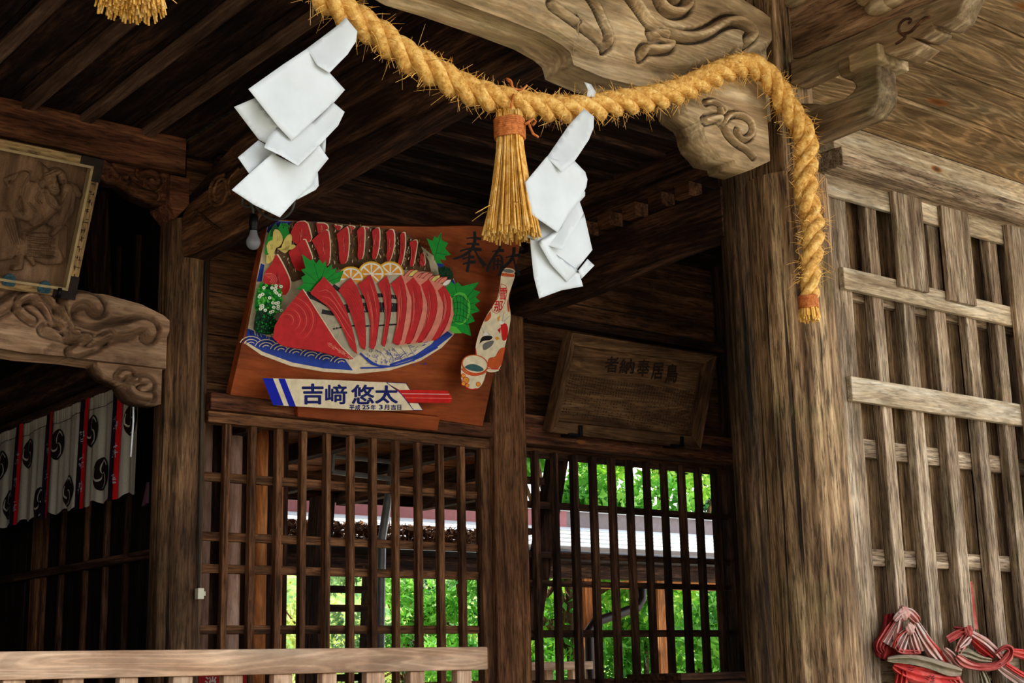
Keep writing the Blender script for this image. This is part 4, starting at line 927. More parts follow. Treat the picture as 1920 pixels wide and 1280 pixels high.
p_(ell(200, 1055, 105, 76, rot=.18), 'terr'); p_(ell(200, 1052, 94, 66, rot=.18), 'cream'); p_([(118, 1075), (150, 1052), (200, 1050), (255, 1075), (272, 1098), (230, 1112), (160, 1100)], 'teal', 1)
s_([(98, 1085), (130, 1120), (190, 1138), (250, 1128), (288, 1105)], 14, 'wred'); s_([(100, 1085), (130, 1120), (190, 1138), (250, 1128), (288, 1105)], 3, 'orange')
for cx, cy, r_ in ((110, 1140, 18), (130, 1175, 26), (112, 1200, 18), (225, 1205, 18), (140, 1215, 16)): p_(ell(cx, cy, r_, r_), 'wred'); p_(ell(cx, cy, r_-4, r_-4), 'orange')
s_([(130, 1232), (172, 1246), (215, 1238)], 8, 'wred')
mk('painted_cup', mb, MATS, parent=FB, local=True, recalc=False, plabel='small cream sake cup with a red rim')
# --- name band and chopsticks ---
mb = MB(); A.cv = lambda u, v: (450+u/4.683, 600+v/4.683)
p_([(1280, 568), (1720, 578), (1758, 638), (1748, 686), (1380, 680)], 'wred'); s_([(1320, 604), (1735, 610)], 4, 'white', sm=0); s_([(1350, 640), (1755, 645)], 4, 'pink', sm=0)
p_([(1180, 505), (1355, 513), (1395, 572), (1300, 572)], 'cream'); p_([(1385, 684), (1465, 688), (1502, 746), (1420, 746)], 'cream')
s_([(1180, 505), (1355, 513), (1392, 570)], 5, 'dblue', sm=0); s_([(1465, 688), (1502, 746), (1420, 746)], 6, 'dblue', sm=0)
p_([(105, 465), (640, 480), (1185, 505), (1240, 550), (1300, 590), (1350, 650), (1420, 746), (1180, 752), (880, 740), (200, 700)], 'cream')
s_([(1185, 505), (1240, 550), (1300, 590), (1350, 650), (1422, 746)], 6, 'dblue')
p_([(105, 465), (196, 468), (290, 704), (197, 700)], 'bblue'); p_([(243, 470), (300, 472), (396, 712), (335, 708)], 'bblue')
mk('name_band', mb, MATS, parent=FB, local=True, recalc=False, plabel='cream band with blue stripes holding red chopsticks')
mb = MB()
A.text(mb, '吉', 452, 518, 632, 690, 0, .035); A.text(mb, '﨑', 655, 525, 838, 690, 0, .03); A.text(mb, '悠', 880, 528, 1075, 690, 0, .03); A.text(mb, '太', 1090, 535, 1280, 685, 0, .035)
for ch, a_, b2 in (('平', 862, 905), ('成', 912, 955), ('25', 975, 1035), ('年', 1048, 1090), ('3', 1120, 1150), ('月', 1165, 1208), ('吉', 1222, 1268), ('日', 1280, 1312)):
    A.text(mb, ch, a_, 700, b2, 742 if ch not in ('25', '3') else 738, 0, .03)
mk('band_lettering', mb, paint('navy_ink', (22, 34, 104)), parent=FB, local=True, recalc=False, plabel='dark blue brush lettering on the cream band')
mb = MB(); A.cv = cb_
def brush(pts, w): s_(pts, w, 'ink')
I2 = I; 
for pts, w_ in (([(190, 35), (196, 110), (170, 175), (100, 225), (25, 246)], [24, 26, 24, 18, 5]), ([(128, 88), (180, 82), (240, 92)], [10, 20, 26]), ([(130, 132), (175, 128), (228, 135)], [14, 20, 16]), ([(78, 185), (150, 165), (245, 175)], [14, 26, 24]), ([(190, 175), (225, 240), (272, 300)], [14, 30, 40]), ([(98, 245), (150, 230), (190, 232)], [14, 22, 16]), ([(100, 285), (150, 270), (200, 268)], [14, 24, 18]), ([(152, 195), (150, 260), (132, 345)], [16, 24, 22]),
                 ([(385, 118), (388, 160), (352, 210), (300, 290), (288, 345)], [22, 24, 20, 24, 14]), ([(325, 190), (370, 180), (418, 182)], [10, 24, 24]), ([(345, 225), (400, 215), (405, 300), (380, 375)], [10, 20, 24, 26]), ([(348, 262), (372, 258), (395, 262)], 10), ([(350, 290), (372, 286), (395, 290)], 10), ([(372, 240), (370, 290), (368, 325)], 12), ([(345, 240), (340, 300), (338, 330)], 16),
                 ([(495, 155), (492, 210), (470, 260), (415, 310), (385, 360)], [26, 26, 24, 20, 5]), ([(430, 235), (480, 222), (540, 215)], [10, 22, 26]), ([(490, 240), (505, 300), (535, 372)], [14, 26, 34]), ([(540, 145), (556, 165), (562, 178)], [20, 24, 8])):
    s_(pts, w_, 'ink')
mk('dedication_lettering', mb, MATS, parent=FB, local=True, recalc=False, plabel='bold black brush characters')

# ---- plain framed plaque ----
foot = P(1030, 806, y=5.385); TQ = Tilt(foot, .40)
PQ = thing('framed_plaque', 'faded wooden plaque with brushed columns in a plain frame, right of the fish board', 'plaque', foot, rot=TQ.R)
cq = lambda u, v: (960+u/4, 550+v/4); B = Art(TQ, cq)
def quad(T_, pts, z): return [(lambda a: (a[0], a[1], z))(T_.loc(*cq(u, v))) for u, v in pts]
outer = [(245, 1025), (410, 280), (1495, 458), (1375, 1155)]; inner = [(322, 950), (440, 380), (1410, 518), (1318, 1060)]
O = quad(TQ, outer, 0); In = quad(TQ, inner, 0)
# make both outlines true rectangles in the plane of the board
def rectify(q):
    xl_ = (q[0][0]+q[1][0])/2; xr_ = (q[2][0]+q[3][0])/2; yb = (q[0][1]+q[3][1])/2; yt = (q[1][1]+q[2][1])/2; return xl_, xr_, yb, yt
fr_w = .055
for i, nm in ((0, 'frame_left'), (1, 'frame_top'), (2, 'frame_right'), (3, 'frame_bottom')):
    a_, b_ = O[i], O[(i+1) % 4]; c_, d_ = In[i], In[(i+1) % 4]
    lo = [(p[0], p[1], -.02) for p in (a_, b_, d_, c_)]; hi = [(a_[0], a_[1], .045), (b_[0], b_[1], .045), (d_[0], d_[1], .03), (c_[0], c_[1], .03)]
    mk('frame_rail', MB().hexa(lo+hi), W_plq('y' if i % 2 == 0 else 'x'), parent=PQ, local=True, bevel=.002)
mk('panel', MB().prism([(p[0], p[1], 0) for p in In], (0, 0, -.015)), W_plq('x'), parent=PQ, local=True)
mb = MB()
for ch, x0_, y0_, x1_2, y1_2 in (('者', 690, 475, 790, 590), ('納', 800, 490, 908, 600), ('奉', 930, 495, 1022, 620), ('居', 1040, 520, 1125, 640), ('鳥', 1145, 530, 1232, 665)):
    B.text(mb, ch, x0_, y0_, x1_2, y1_2, 0, .03, 14)
for i in range(46):   # faded name columns, only their brush specks remain
    u0 = 440+i*20.5; v0 = 612+i*2.75
    for k in range(15):
        if rr.random() < (.95 if k < 6 else .5):
            v = v0+k*21; u = u0-k*4.5+rr.uniform(-2, 2)
            B.stroke(mb, [(u-5, v), (u+5, v+rr.uniform(-2, 2))], rr.uniform(2, 4), 0, sm=0); B.stroke(mb, [(u, v-6), (u+rr.uniform(-2, 2), v+7)], rr.uniform(2, 4), 0, sm=0)
mk('faded_lettering', mb, plain('faded_ink', (52, 36, 24), .8), parent=PQ, local=True, recalc=False, plabel='large brushed title and faded columns of small characters')
hk = plain('black_iron', (14, 13, 12), .5, .1)
for u, v in ((415, 1060), (1180, 1140)):
    q = P(960+u/4, 550+v/4, y=5.38)
    hb = MB(); hb.hexa([(q.x-.028, 5.33, q.z-.012), (q.x+.05, 5.33, q.z-.012), (q.x+.05, 5.40, q.z-.012), (q.x-.028, 5.40, q.z-.012), (q.x-.028, 5.33, q.z), (q.x+.05, 5.33, q.z), (q.x+.05, 5.40, q.z), (q.x-.028, 5.40, q.z)])
    hb.box(q.x+.036, q.x+.056, 5.325, 5.335, q.z-.012, q.z+.045)
    mk('iron_bracket', hb, hk, bevel=.002, label='black iron bracket holding up the %s end of the plain framed plaque' % ('left' if u < 500 else 'right'), cat='bracket')

# ---- carved relief plaque at far left ----
foot = P(60, 548, y=5.36); TR = Tilt(foot, .46)
RP = thing('relief_plaque', 'carved wooden relief of a seated figure in a frame with dark corner plates', 'plaque', foot, rot=TR.R)
def rl(px, py): return TR.loc(px, py)
TRc, BRc = rl(186, 300), rl(138, 556); TLc = rl(-14, 254)
xR = (TRc[0]+BRc[0])/2; xL = TLc[0]-.0; yT = (TRc[1]+TLc[1])/2; yB = (BRc[1]+rl(0, 541)[1])/2; xL = min(xL, xR-.62)
inn = [rl(165, 315), rl(122, 532)]; fw = xR-(inn[0][0]+inn[1][0])/2
ix0, ix1, iy0, iy1 = xL+fw, xR-fw, yB+fw*.9, yT-fw*.9
for nm, (a0, a1, b0, b1), ax in (('frame_rail', (xL, xR, yT-fw*.9, yT), 'x'), ('frame_rail', (xL, xR, yB, yB+fw*.9), 'x'), ('frame_rail', (xL, xL+fw, yB+fw*.9, yT-fw*.9), 'y'), ('frame_rail', (xR-fw, xR, yB+fw*.9, yT-fw*.9), 'y')):
    mk(nm, MB().box(a0, a1, b0, b1, -.03, .03), wood('relief_frame_wood', ax, (110, 84, 54), (150, 122, 84), (184, 156, 112), across=14, crack=.2), parent=RP, local=True, bevel=.003)
mk('inner_bead', MB().box(ix0-.006, ix1+.006, iy1-.004, iy1+.006, .0, .036).box(ix0-.006, ix1+.006, iy0-.006, iy0+.004, 0, .036).box(ix0-.006, ix0+.004, iy0, iy1, 0, .036).box(ix1-.004, ix1+.006, iy0, iy1, 0, .036), plain('pale_bead', (170, 148, 110), .7), parent=RP, local=True)
nx_, ny_ = 230, 300; gx = np.linspace(ix0, ix1, nx_); gy = np.linspace(iy0, iy1, ny_); X, Y = np.meshgrid(gx, gy)
Hh = np.zeros(X.shape)
def fz(u, v): return rl(u/4, 240+v/4)
def cap(pts, r0, r1, h):
    """rounded limb in relief"""
    global Hh
    q = [fz(*p) for p in pts]; n = len(q)-1
    for i in range(n):
        (ax_, ay_), (bx, by) = q[i], q[i+1]; ra = (r0+(r1-r0)*i/n)/4*.00185; rb = (r0+(r1-r0)*(i+1)/n)/4*.00185
        vx, vy = bx-ax_, by-ay_; t = np.clip(((X-ax_)*vx+(Y-ay_)*vy)/(vx*vx+vy*vy+1e-12), 0, 1); R_ = ra+(rb-ra)*t
        d = np.hypot(X-ax_-t*vx, Y-ay_-t*vy)/R_; Hh = np.maximum(Hh, np.where(d < 1, h*(.45+.55*np.sqrt(np.clip(1-d*d, 0, 1))), 0))
def cut(pts, w, dep):
    global Hh
    q = [fz(*p) for p in smooth_pts(pts, 1)]; d = seg_d(X, Y, q); Hh = Hh-dep*np.exp(-(d/(w/4*.00185))**2)
cap([(45, 390), (130, 360), (200, 350)], 20, 30, .008); cap([(50, 400), (80, 470)], 18, 14, .008)
cap([(180, 370), (110, 450), (90, 560), (120, 640)], 55, 45, .016); cap([(120, 640), (200, 670), (260, 660)], 42, 24, .02)
cap([(230, 480), (250, 600), (270, 680)], 90, 70, .018); cap([(330, 520), (380, 600), (390, 680)], 80, 70, .02); cap([(260, 470), (230, 640)], 60, 60, .02)
cap([(360, 370), (380, 420), (395, 460)], 60, 48, .032); cap([(300, 260), (340, 330)], 10, 40, .022); cap([(340, 340), (430, 320)], 30, 30, .03); cap([(455, 350), (465, 390)], 42, 36, .026); cap([(455, 385), (458, 405)], 16, 14, .034)
cap([(300, 410), (305, 430)], 34, 30, .024); cap([(500, 430), (560, 450), (590, 500)], 40, 30, .016); cap([(500, 450), (490, 560), (440, 700)], 52, 40, .024); cap([(540, 490), (530, 620), (440, 740)], 36, 22, .018); cap([(440, 730), (380, 790)], 34, 26, .026)
cap([(185, 785), (300, 710), (420, 610)], 12, 10, .032); cap([(30, 700), (60, 800), (60, 900)], 90, 90, .016); cap([(230, 830), (380, 830)], 50, 50, .014); cap([(230, 910), (400, 920)], 44, 40, .014)
cap([(100, 850), (200, 900), (150, 940)], 60, 36, .018); cap([(150, 950), (150, 1040), (100, 1050)], 32, 22, .02); cap([(220, 960), (250, 1020)], 30, 20, .014); cap([(260, 970), (340, 1000), (440, 990)], 26, 36, .018); cap([(410, 780), (400, 900), (440, 980)], 40, 46, .018); cap([(480, 760), (470, 960)], 40, 40, .008); cap([(0, 960), (70, 960)], 40, 30, .016)
for y_ in (815, 845, 880, 915, 950): cut([(205, y_), (300, y_+12), (395, y_+14)], 5, .006)
for x_ in range(215, 390, 14): cut([(x_, 800), (x_-2, 950)], 2.5, .002)
for k in range(6): cut([(20+k*26, 670+k*6), (90+k*16, 860)], 4, .004)
for pts in ([(345, 400), (365, 395)], [(400, 398), (420, 392)], [(372, 430), (385, 445), (402, 440)], [(370, 470), (390, 478), (415, 468)], [(320, 340), (420, 300)], [(280, 480), (250, 520), (300, 560)], [(210, 560), (260, 620)], [(330, 480), (350, 560), (420, 610)], [(240, 330), (180, 400), (160, 500)], [(480, 480), (450, 560)], [(120, 560), (160, 640)]): cut(pts, 5, .005)
Hh = Hh*1.7+RNG.normal(0, .0004, Hh.shape)
rows = [[(X[j, i], Y[j, i], -.014+Hh[j, i]) for i in range(nx_)] for j in range(ny_)]
mk('carved_figure', MB().grid(rows), wood('relief_wood', 'y', (92, 68, 50), (126, 98, 74), (154, 124, 98), across=10, crack=.1, bump=.15, crease_shade=.6, fine=.8), parent=RP, local=True, smooth=True, plabel='capped figure with a sword carved in relief')
ir = plain('corner_iron', (44, 32, 26), .7, .4)
L_ = fw*2.2
for sx, sy in ((0, 1), (1, 1), (0, 0), (1, 0)):
    x0_, x1_2 = (xL-.003, xL+L_) if sx == 0 else (xR-L_, xR+.003); y0_, y1_2 = (yT-L_, yT+.003) if sy else (yB-.003, yB+L_)
    m_ = MB(); xa, xb_ = (xL-.003, xL+fw*.95) if sx == 0 else (xR-fw*.95, xR+.003); ya, yb_ = (yT-fw*.85, yT+.003) if sy else (yB-.003, yB+fw*.85)
    m_.box(x0_, x1_2, ya, yb_, -.03, .034); m_.box(xa, xb_, y0_, y1_2, -.03, .0335)
    mk('corner_plate', m_, ir, parent=RP, local=True, bevel=.002)
mb = MB()
for k in range(11):
    y_ = iy1-.06-k*.037; xx = xR-fw*.5
    for _ in range(4): a_ = rr.uniform(-.009, .009); b_ = rr.uniform(-.009, .009); mb.box(xx+a_-.006, xx+a_+.006, y_+b_-.0012, y_+b_+.0012, .03, .0312) if rr.random() < .5 else mb.box(xx+a_-.0012, xx+a_+.0012, y_+b_-.007, y_+b_+.007, .03, .0312)
mk('frame_inscription', mb, plain('faded_ink', (52, 36, 24), .8), parent=RP, local=True)
for k, u in enumerate((12, 78)):
    q = rl(u, 524 if u < 40 else 537); m_ = MB(); pr = [(q[0]+.026*math.cos(t), q[1]+.030*max(-.6, math.sin(t)), .036) for t in np.linspace(0, 2*math.pi, 18)[:-1]]
    m_.prism(pr, (0, 0, -.006)); mk('metal_fitting', m_, plain('verdigris', (44, 74, 82), .5, .6, scale=60), parent=RP, local=True, plabel='verdigris metal ornament')
q = P(108, 555, y=5.34); nl = MB(); nl.tube([(q.x, 5.38, q.z), (q.x-.01, 5.30, q.z-.01), (q.x-.01, 5.29, q.z+.02)], .008, 8)
mk('iron_hook', nl, hk, smooth=True, label='black iron hook under the lower right corner of the relief plaque', cat='hook')

# ======================= CREST CURTAIN =======================
XC = 2.46
def fold(y): return .0055*math.sin(y*27)+.0035*math.sin(y*49+1)+.002*math.sin(y*97)
yR, yL_ = P(258, 830, x=XC).y, 8.3
def zcurt(f, y): # f 0 top .. 1 bottom
    return zct-(zct-zcb)*f
zct = P(100, 808-.40*100+2, x=XC).z; zcb = P(100, 962, x=XC).z
CU = thing('crest_curtain', 'white festival curtain with black comma crests and red and black ribbons', 'curtain', (XC, (yR+yL_)/2, zcb))
def csurf(y, z, off=0):
    f = (zct-z)/(zct-zcb); amp = 1.0 if f > .1 else .5+5*f; gath = .003*math.sin(y*260) if f < .12 else 0
    return (XC+fold(y)*(.55+.6*f)+gath-off, y, z)
ys = np.linspace(yR, yL_, 520); zs = np.linspace(0, 1, 22)
rows = [[csurf(y, zct-(zct-zcb)*f+(.010*math.sin(y*37) if f > .99 else 0)) for y in ys] for f in zs]
cl = plain('curtain_cloth', (176, 168, 154), .85, .08, scale=120)
o = mk('cloth', MB().grid(rows), cl, parent=CU, smooth=True, recalc=False)
for f in (.13,):
    mb = MB(); mb.grid([[csurf(y, zct-(zct-zcb)*(f+.012*math.sin(y*14)+d), .002) for y in ys] for d in (0, .006)]); mk('hem_stitch', mb, plain('dark_thread', (60, 56, 50), .8), parent=o, recalc=False)
redc, blkc = plain('red_ribbon', (206, 30, 36), .7, .08), plain('dark_ribbon', (34, 24, 44), .7, .1)
inkc = plain('crest_black', (34, 14, 16), .8, .1)
for px in (221, 157, 93, 38, -12, -55):
    yy = P(px, 840, x=XC).y; w = .052
    for nm, y0_, y1_2, m_, off in (('dark_ribbon', yy, yy+w, blkc, .009), ('red_ribbon', yy-w*.95, yy, redc, .008)):
        yy_s = np.linspace(y0_, y1_2, 5); zz = np.linspace(zct+.006, zcb-.012, 30)
        mb = MB().grid([[csurf(y+.006*math.sin(z*6), z, off) for y in yy_s] for z in zz]); rbn = mk(nm, mb, m_, parent=CU, recalc=False)
    mb = MB()
    for k in range(3):
        zz0 = zct-(zct-zcb)*(.36+.24*k)
        for _ in range(12):
            y0_ = yy+rr.uniform(-.024, .024); z0_ = zz0+rr.uniform(-.024, .024); h_ = rr.random() < .5; dy, dz = (.012, .0018) if h_ else (.0018, .011)
            mb.add([csurf(y0_-dy, z0_-dz, .0115), csurf(y0_+dy, z0_-dz, .0115), csurf(y0_+dy, z0_+dz, .0115), csurf(y0_-dy, z0_+dz, .0115)], [(0, 1, 2, 3)])
    mk('ribbon_lettering', mb, plain('white_ink', (196, 190, 200), .7), parent=rbn, recalc=False)
def crest(px, py, R_):
    c = P(px, py, x=XC); mb = MB(); mw = MB()
    def disc(m, cy_, cz_, pts, off): m.add([csurf(cy_+a, cz_+b, off) for a, b in pts], [tuple(range(len(pts)))])
    n = 40
    for k in range(6):   # disc as rings so that it follows the folds
        r0, r1 = R_*k/6, R_*(k+1)/6
        for i in range(n):
            a, b = 2*math.pi*i/n, 2*math.pi*(i+1)/n
            mb.add([csurf(c.y+r*math.cos(t), c.z+r*math.sin(t), .0045) for r, t in ((r0, a), (r1, a), (r1, b), (r0, b))], [(0, 1, 2, 3)])
    cr_ = mk('crest', mb, inkc, parent=CU, recalc=False)
    for k in range(3):   # pale comma outlines swirling out of the centre
        a0 = k*2*math.pi/3+.5; L1 = []; L2 = []
        for f in np.linspace(0, 1, 22):
            r = R_*(.05+.80*min(1, f*1.5)); t = a0+f*2.1; w_ = R_*.10*(1.2-f)+.001
            L1.append(csurf(c.y+(r-w_)*math.cos(t), c.z+(r-w_)*math.sin(t), .0065)); L2.append(csurf(c.y+(r+w_)*math.cos(t), c.z+(r+w_)*math.sin(t), .0065))
        mw.grid([L1, L2])
    mk('comma_swirl', mw, cl, parent=cr_, recalc=False)
for px, py in ((247, 785), (175, 808), (191, 888), (110, 833), (130, 921), (55, 850), (75, 942), (5, 872), (17, 946), (-40, 890)): crest(px, py, .072)
mb = MB(); mb.tube([tuple(P(u, v, x=XC-.03)) for u, v in ((250, 752), (250, 790), (247, 830), (245, 856))], .004, 6)
mk('white_cord', mb, plain('white_cord', (220, 220, 224), .7), parent=CU, smooth=True)
mk('curtain_rod', MB().tube([(XC, yR-.02, zct+.01), (XC, yL_, zct+.01)], .02, 10), W_dark('y'), parent=CU, smooth=True)
xb('curtain_beam', XC-.06, XC+.1, 5.62, 8.5, zct+.05, zct+.24, W_dark('y'), label='dark beam in the shadow above the crest curtain', cat='beam')
q = P(259, 925, x=2.62)
mk('paper_slip', MB().hexa([(2.652, q.y-.02, q.z-.04), (2.662, q.y-.02, q.z-.04), (2.662, q.y+.03, q.z-.05), (2.652, q.y+.03, q.z-.05), (2.652, q.y-.018, q.z+.05), (2.662, q.y-.018, q.z+.05), (2.662, q.y-.01, q.z+.045), (2.652, q.y-.01, q.z+.045)]), plain('mauve_paper', (150, 110, 130), .7), label='tiny mauve paper slip on the dark wall beside the curtain corner', cat='paper')

# ---- red sign behind the railing ----
a_, b_ = P(373, 1262, y=4.95), P(463, 1262, y=4.95)
SG = thing('red_sign', 'small red sign with white lettering standing behind the pale railing', 'sign', ((a_.x+b_.x)/2, 4.95, .6))
spl = mk('sign_plate', MB().box(a_.x, b_.x, 4.95, 4.955, a_.z-.26, a_.z), plain('sign_red', (178, 22, 26), .45, .08), parent=SG)
mk('sign_post', MB().box((a_.x+b_.x)/2-.015, (a_.x+b_.x)/2+.015, 4.956, 4.98, .6, a_.z-.05), plain('sign_post_red', (130, 24, 24), .5), parent=SG)
V, Fc = textmesh('消', .02); lz = a_.z-.012; s0 = .05
mk('sign_border', MB().box(a_.x+.003, b_.x-.003, 4.9485, 4.9495, a_.z-.006, a_.z-.004), plain('sign_white', (224, 214, 210), .5), parent=spl)
mk('sign_lettering', MB().add([(P(384, 1262, y=4.949).x+x*s0, 4.9488, lz-s0*.86+y*s0) for x, y in V], Fc), plain('sign_white', (224, 214, 210), .5), parent=spl, recalc=False)

# ---- dark offertory box at the lower right of the hall ----
a_, b_ = P(1277, 1262, y=4.6), P(1412, 1262, y=4.6)
OB = thing('offertory_box', 'dark wooden box beside the foot of the mossy log post', 'box', ((a_.x+b_.x)/2, 4.75, .6))
zt_b = a_.z
mk('lid', MB().box(a_.x, b_.x+.2, 4.6, 4.95, zt_b-.03, zt_b), W_dark('x'), parent=OB, bevel=.004)
mk('body', MB().box(a_.x+.02, b_.x+.18, 4.62, 4.93, .6, zt_b-.03), W_dark('x'), parent=OB, bevel=.004)
# ======================= CLOTHS TIED TO THE LATTICE =======================
def cloth_mat(key, c1_, c2_, c3_):
    m, nt, b = newmat(key); L = nt.links.new; base, v = coords(nt, (9,)*3)
    n = N(nt, 'ShaderNodeTexNoise', i_Scale=1.0, i_Detail=5.0, i_Roughness=.7); L(v, n.inputs['Vector'])
    L(ramp(nt, n.outputs['Fac'], [(.32, lin(c1_)), (.5, lin(c2_)), (.66, lin(c3_))]), b.inputs['Base Color']); b.inputs['Roughness'].default_value = .9
    return m
MC = [cloth_mat('faded_red_cloth', (158, 58, 54), (194, 98, 90), (200, 152, 138)), cloth_mat('pale_pink_cloth', (196, 120, 108), (206, 168, 156), (196, 180, 172)), cloth_mat('bright_red_cloth', (174, 42, 42), (206, 74, 66), (214, 124, 110)), cloth_mat('grey_stained_cloth', (104, 100, 78), (150, 136, 112), (176, 152, 132)), cloth_mat('deep_red_cloth', (96, 20, 22), (140, 34, 34), (170, 70, 62))]
cc = lambda u, v: (1600+u/6, 1080+v/6)
def ribbon(t, name, pts, w, mi, dy=0., folds=3, amp=.010, seed=0):
    pts = smooth_pts(pts, 2); n = len(pts); K_ = 16; rows = []; r = random.Random(seed); ph = r.uniform(0, 6)
    for i, p in enumerate(pts):
        a, b = pts[max(i-1, 0)], pts[min(i+1, n-1)]; dx, dy_ = b[0]-a[0], b[1]-a[1]; l = math.hypot(dx, dy_) or 1; f = i/(n-1)
        ww = (np.interp(f, np.linspace(0, 1, len(w)), w))*.5; row = []
        for k in range(K_+1):
            s = -1+2*k/K_; u, v = p[0]-dy_/l*ww*s, p[1]+dx/l*ww*s
            d = amp*math.sin(folds*math.pi*s+ph+1.5*f)+amp*.5*math.sin(folds*2.3*math.pi*s+3*f+ph)+.014*(1-s*s)
            q = P(*cc(u, v), y=YM-.035-dy-d); row.append(tuple(q))
        rows.append(row)
    o = mk(name, MB().grid(rows), MC[mi], parent=t, smooth=True, recalc=False)
    sd = o.modifiers.new('s', 'SOLIDIFY'); sd.thickness = .0015
    return o
def knot(t, u, v, r, mi, seed, dy=.02):
    c = P(*cc(u, v), y=YM-.05-dy); rd = random.Random(seed); phs = [rd.uniform(0, 6) for _ in range(6)]; rows = []
    for i in range(19):
        th = math.pi*i/18; row = []
        for j in range(29):
            a = 2*math.pi*j/28; q = r*(1+.16*math.sin(3*a+phs[0]+2*th)+.12*math.sin(7*a-3*th+phs[1])+.08*math.sin(11*a+phs[2]+5*th))
            row.append((c.x+q*math.sin(th)*math.cos(a), c.y+.7*q*math.sin(th)*math.sin(a), c.z+q*math.cos(th)))
        rows.append(row)
    mk('knot', MB().grid(rows), MC[mi], parent=t, smooth=True, recalc=False)
t = thing('tied_cloth', 'large bundle of faded red and pink cloth knotted on the lattice nearest the pillar', 'cloth', P(1705, 1250, y=YM-.05))
ribbon(t, 'back_fold', [(420, 420), (440, 620), (380, 800), (330, 930)], [130, 240, 330, 120], 4, -.005, 3, .010, 1)
ribbon(t, 'left_tail', [(500, 480), (400, 640), (290, 790), (330, 860)], [90, 120, 90, 50], 0, .01, 2.5, .010, 2)
ribbon(t, 'left_pleat', [(530, 470), (450, 620), (370, 760)], [40, 80, 110], 1, .022, 2, .008, 3)
ribbon(t, 'inner_pleat', [(520, 490), (490, 600), (470, 720)], [40, 60, 60], 1, .03, 1.5, .006, 13)
ribbon(t, 'top_wrap', [(460, 500), (520, 430), (620, 400), (700, 480), (730, 520)], [50, 100, 130, 110, 60], 1, .03, 2.5, .008, 4)
ribbon(t, 'long_tail', [(700, 520), (780, 680), (880, 830), (980, 960)], [70, 130, 150, 110], 1, .02, 2.5, .012, 5)
ribbon(t, 'long_red_fold', [(740, 600), (880, 760), (980, 880), (1040, 980)], [40, 60, 90, 70], 2, .015, 2, .008, 6)
ribbon(t, 'centre_pleat', [(620, 620), (560, 700), (500, 830)], [60, 160, 200], 1, .036, 3.5, .014, 7)
ribbon(t, 'centre_red_edge', [(600, 610), (480, 690), (450, 800)], [20, 30, 30], 2, .045, 1, .004, 8)
ribbon(t, 'right_pleat', [(650, 600), (680, 720), (720, 860)], [50, 130, 150], 1, .034, 3, .012, 9)
ribbon(t, 'loop', [(520, 640), (470, 760), (520, 850), (680, 850), (760, 850)], [30, 60, 70, 60, 40], 0, .04, 2, .008, 10)
knot(t, 635, 590, .022, 1, 3, .045); knot(t, 560, 420, .028, 1, 4, .02)
ribbon(t, 'grey_sash', [(380, 930), (600, 920), (850, 970), (1060, 1050), (1220, 1080)], [40, 110, 130, 150, 70], 3, .05, 1.5, .012, 11)
rsash = ribbon(t, 'red_sash', [(450, 1000), (560, 1060), (760, 1130), (980, 1160), (1200, 1180)], [60, 160, 220, 180, 130], 2, .035, 2.5, .012, 12)
ribbon(t, 'lower_tail', [(560, 1060), (540, 1160), (520, 1300)], [120, 160, 170], 2, .03, 3, .014, 14)
ribbon(t, 'lower_tail', [(1100, 1120), (1180, 1200), (1220, 1320)], [90, 120, 120], 0, .03, 3, .012, 15)
mb = MB()
for u, v in ((650, 1040), (840, 1140), (880, 1150), (905, 1165)):
    for _ in range(6):
        a, b = rr.uniform(-28, 28), rr.uniform(-28, 28); q0, q1 = P(*cc(u+a-14, v+b), y=YM-.105), P(*cc(u+a+14, v+b+rr.uniform(-20, 20)), y=YM-.105); mb.tube([q0, q1], .0012, 4)
mk('cloth_lettering', mb, plain('cloth_ink', (70, 30, 34), .8), parent=rsash)
t = thing('tied_cloth', 'smaller red cloth knotted in the middle of the lattice, its tail looping right', 'cloth', P(1830, 1250, y=YM-.05))
ribbon(t, 'left_tail', [(1290, 610), (1180, 640), (1060, 710)], [50, 90, 90], 0, .02, 2, .010, 21)
ribbon(t, 'upper_tail', [(1300, 600), (1220, 590), (1130, 575)], [40, 40, 20], 4, .01, 1.5, .006, 22)
knot(t, 1300, 620, .022, 0, 5, .03)
ribbon(t, 'drape', [(1290, 660), (1230, 760), (1180, 860)], [70, 110, 70], 0, .025, 2.5, .012, 23)
ribbon(t, 'pale_fold', [(1320, 690), (1270, 740), (1200, 800)], [60, 90, 40], 1, .034, 2, .010, 24)
ribbon(t, 'red_fold', [(1340, 680), (1450, 760), (1600, 900)], [90, 190, 120], 2, .015, 3, .014, 25)
ribbon(t, 'long_tail', [(1330, 640), (1480, 730), (1600, 840), (1680, 940)], [60, 90, 90, 50], 1, .035, 2, .010, 26)
ribbon(t, 'grey_fold', [(1180, 850), (1300, 870), (1420, 930), (1560, 950)], [60, 120, 90, 50], 3, .022, 2, .012, 27)
ribbon(t, 'loop', [(1020, 820), (1100, 900), (1160, 990), (1230, 1040)], [60, 110, 120, 60], 1, .03, 2.5, .012, 28)
ribbon(t, 'looping_sash', [(1160, 900), (1260, 990), (1420, 1030), (1600, 1020), (1740, 920), (1780, 820), (1700, 790), (1600, 870)], [50, 110, 80, 90, 120, 90, 50, 30], 0, .045, 2, .012, 29)
ribbon(t, 'lower_tail', [(1440, 1060), (1480, 1180), (1500, 1320)], [60, 120, 140], 3, .02, 2.5, .010, 30)
ribbon(t, 'right_tail', [(1640, 1000), (1760, 1080), (1900, 1180), (2050, 1300)], [80, 130, 130, 120], 1, .03, 2.5, .012, 31)
t = thing('tied_cloth', 'torn strip of red cloth at the lower right edge of the photo', 'cloth', P(1925, 1240, y=YM-.05))
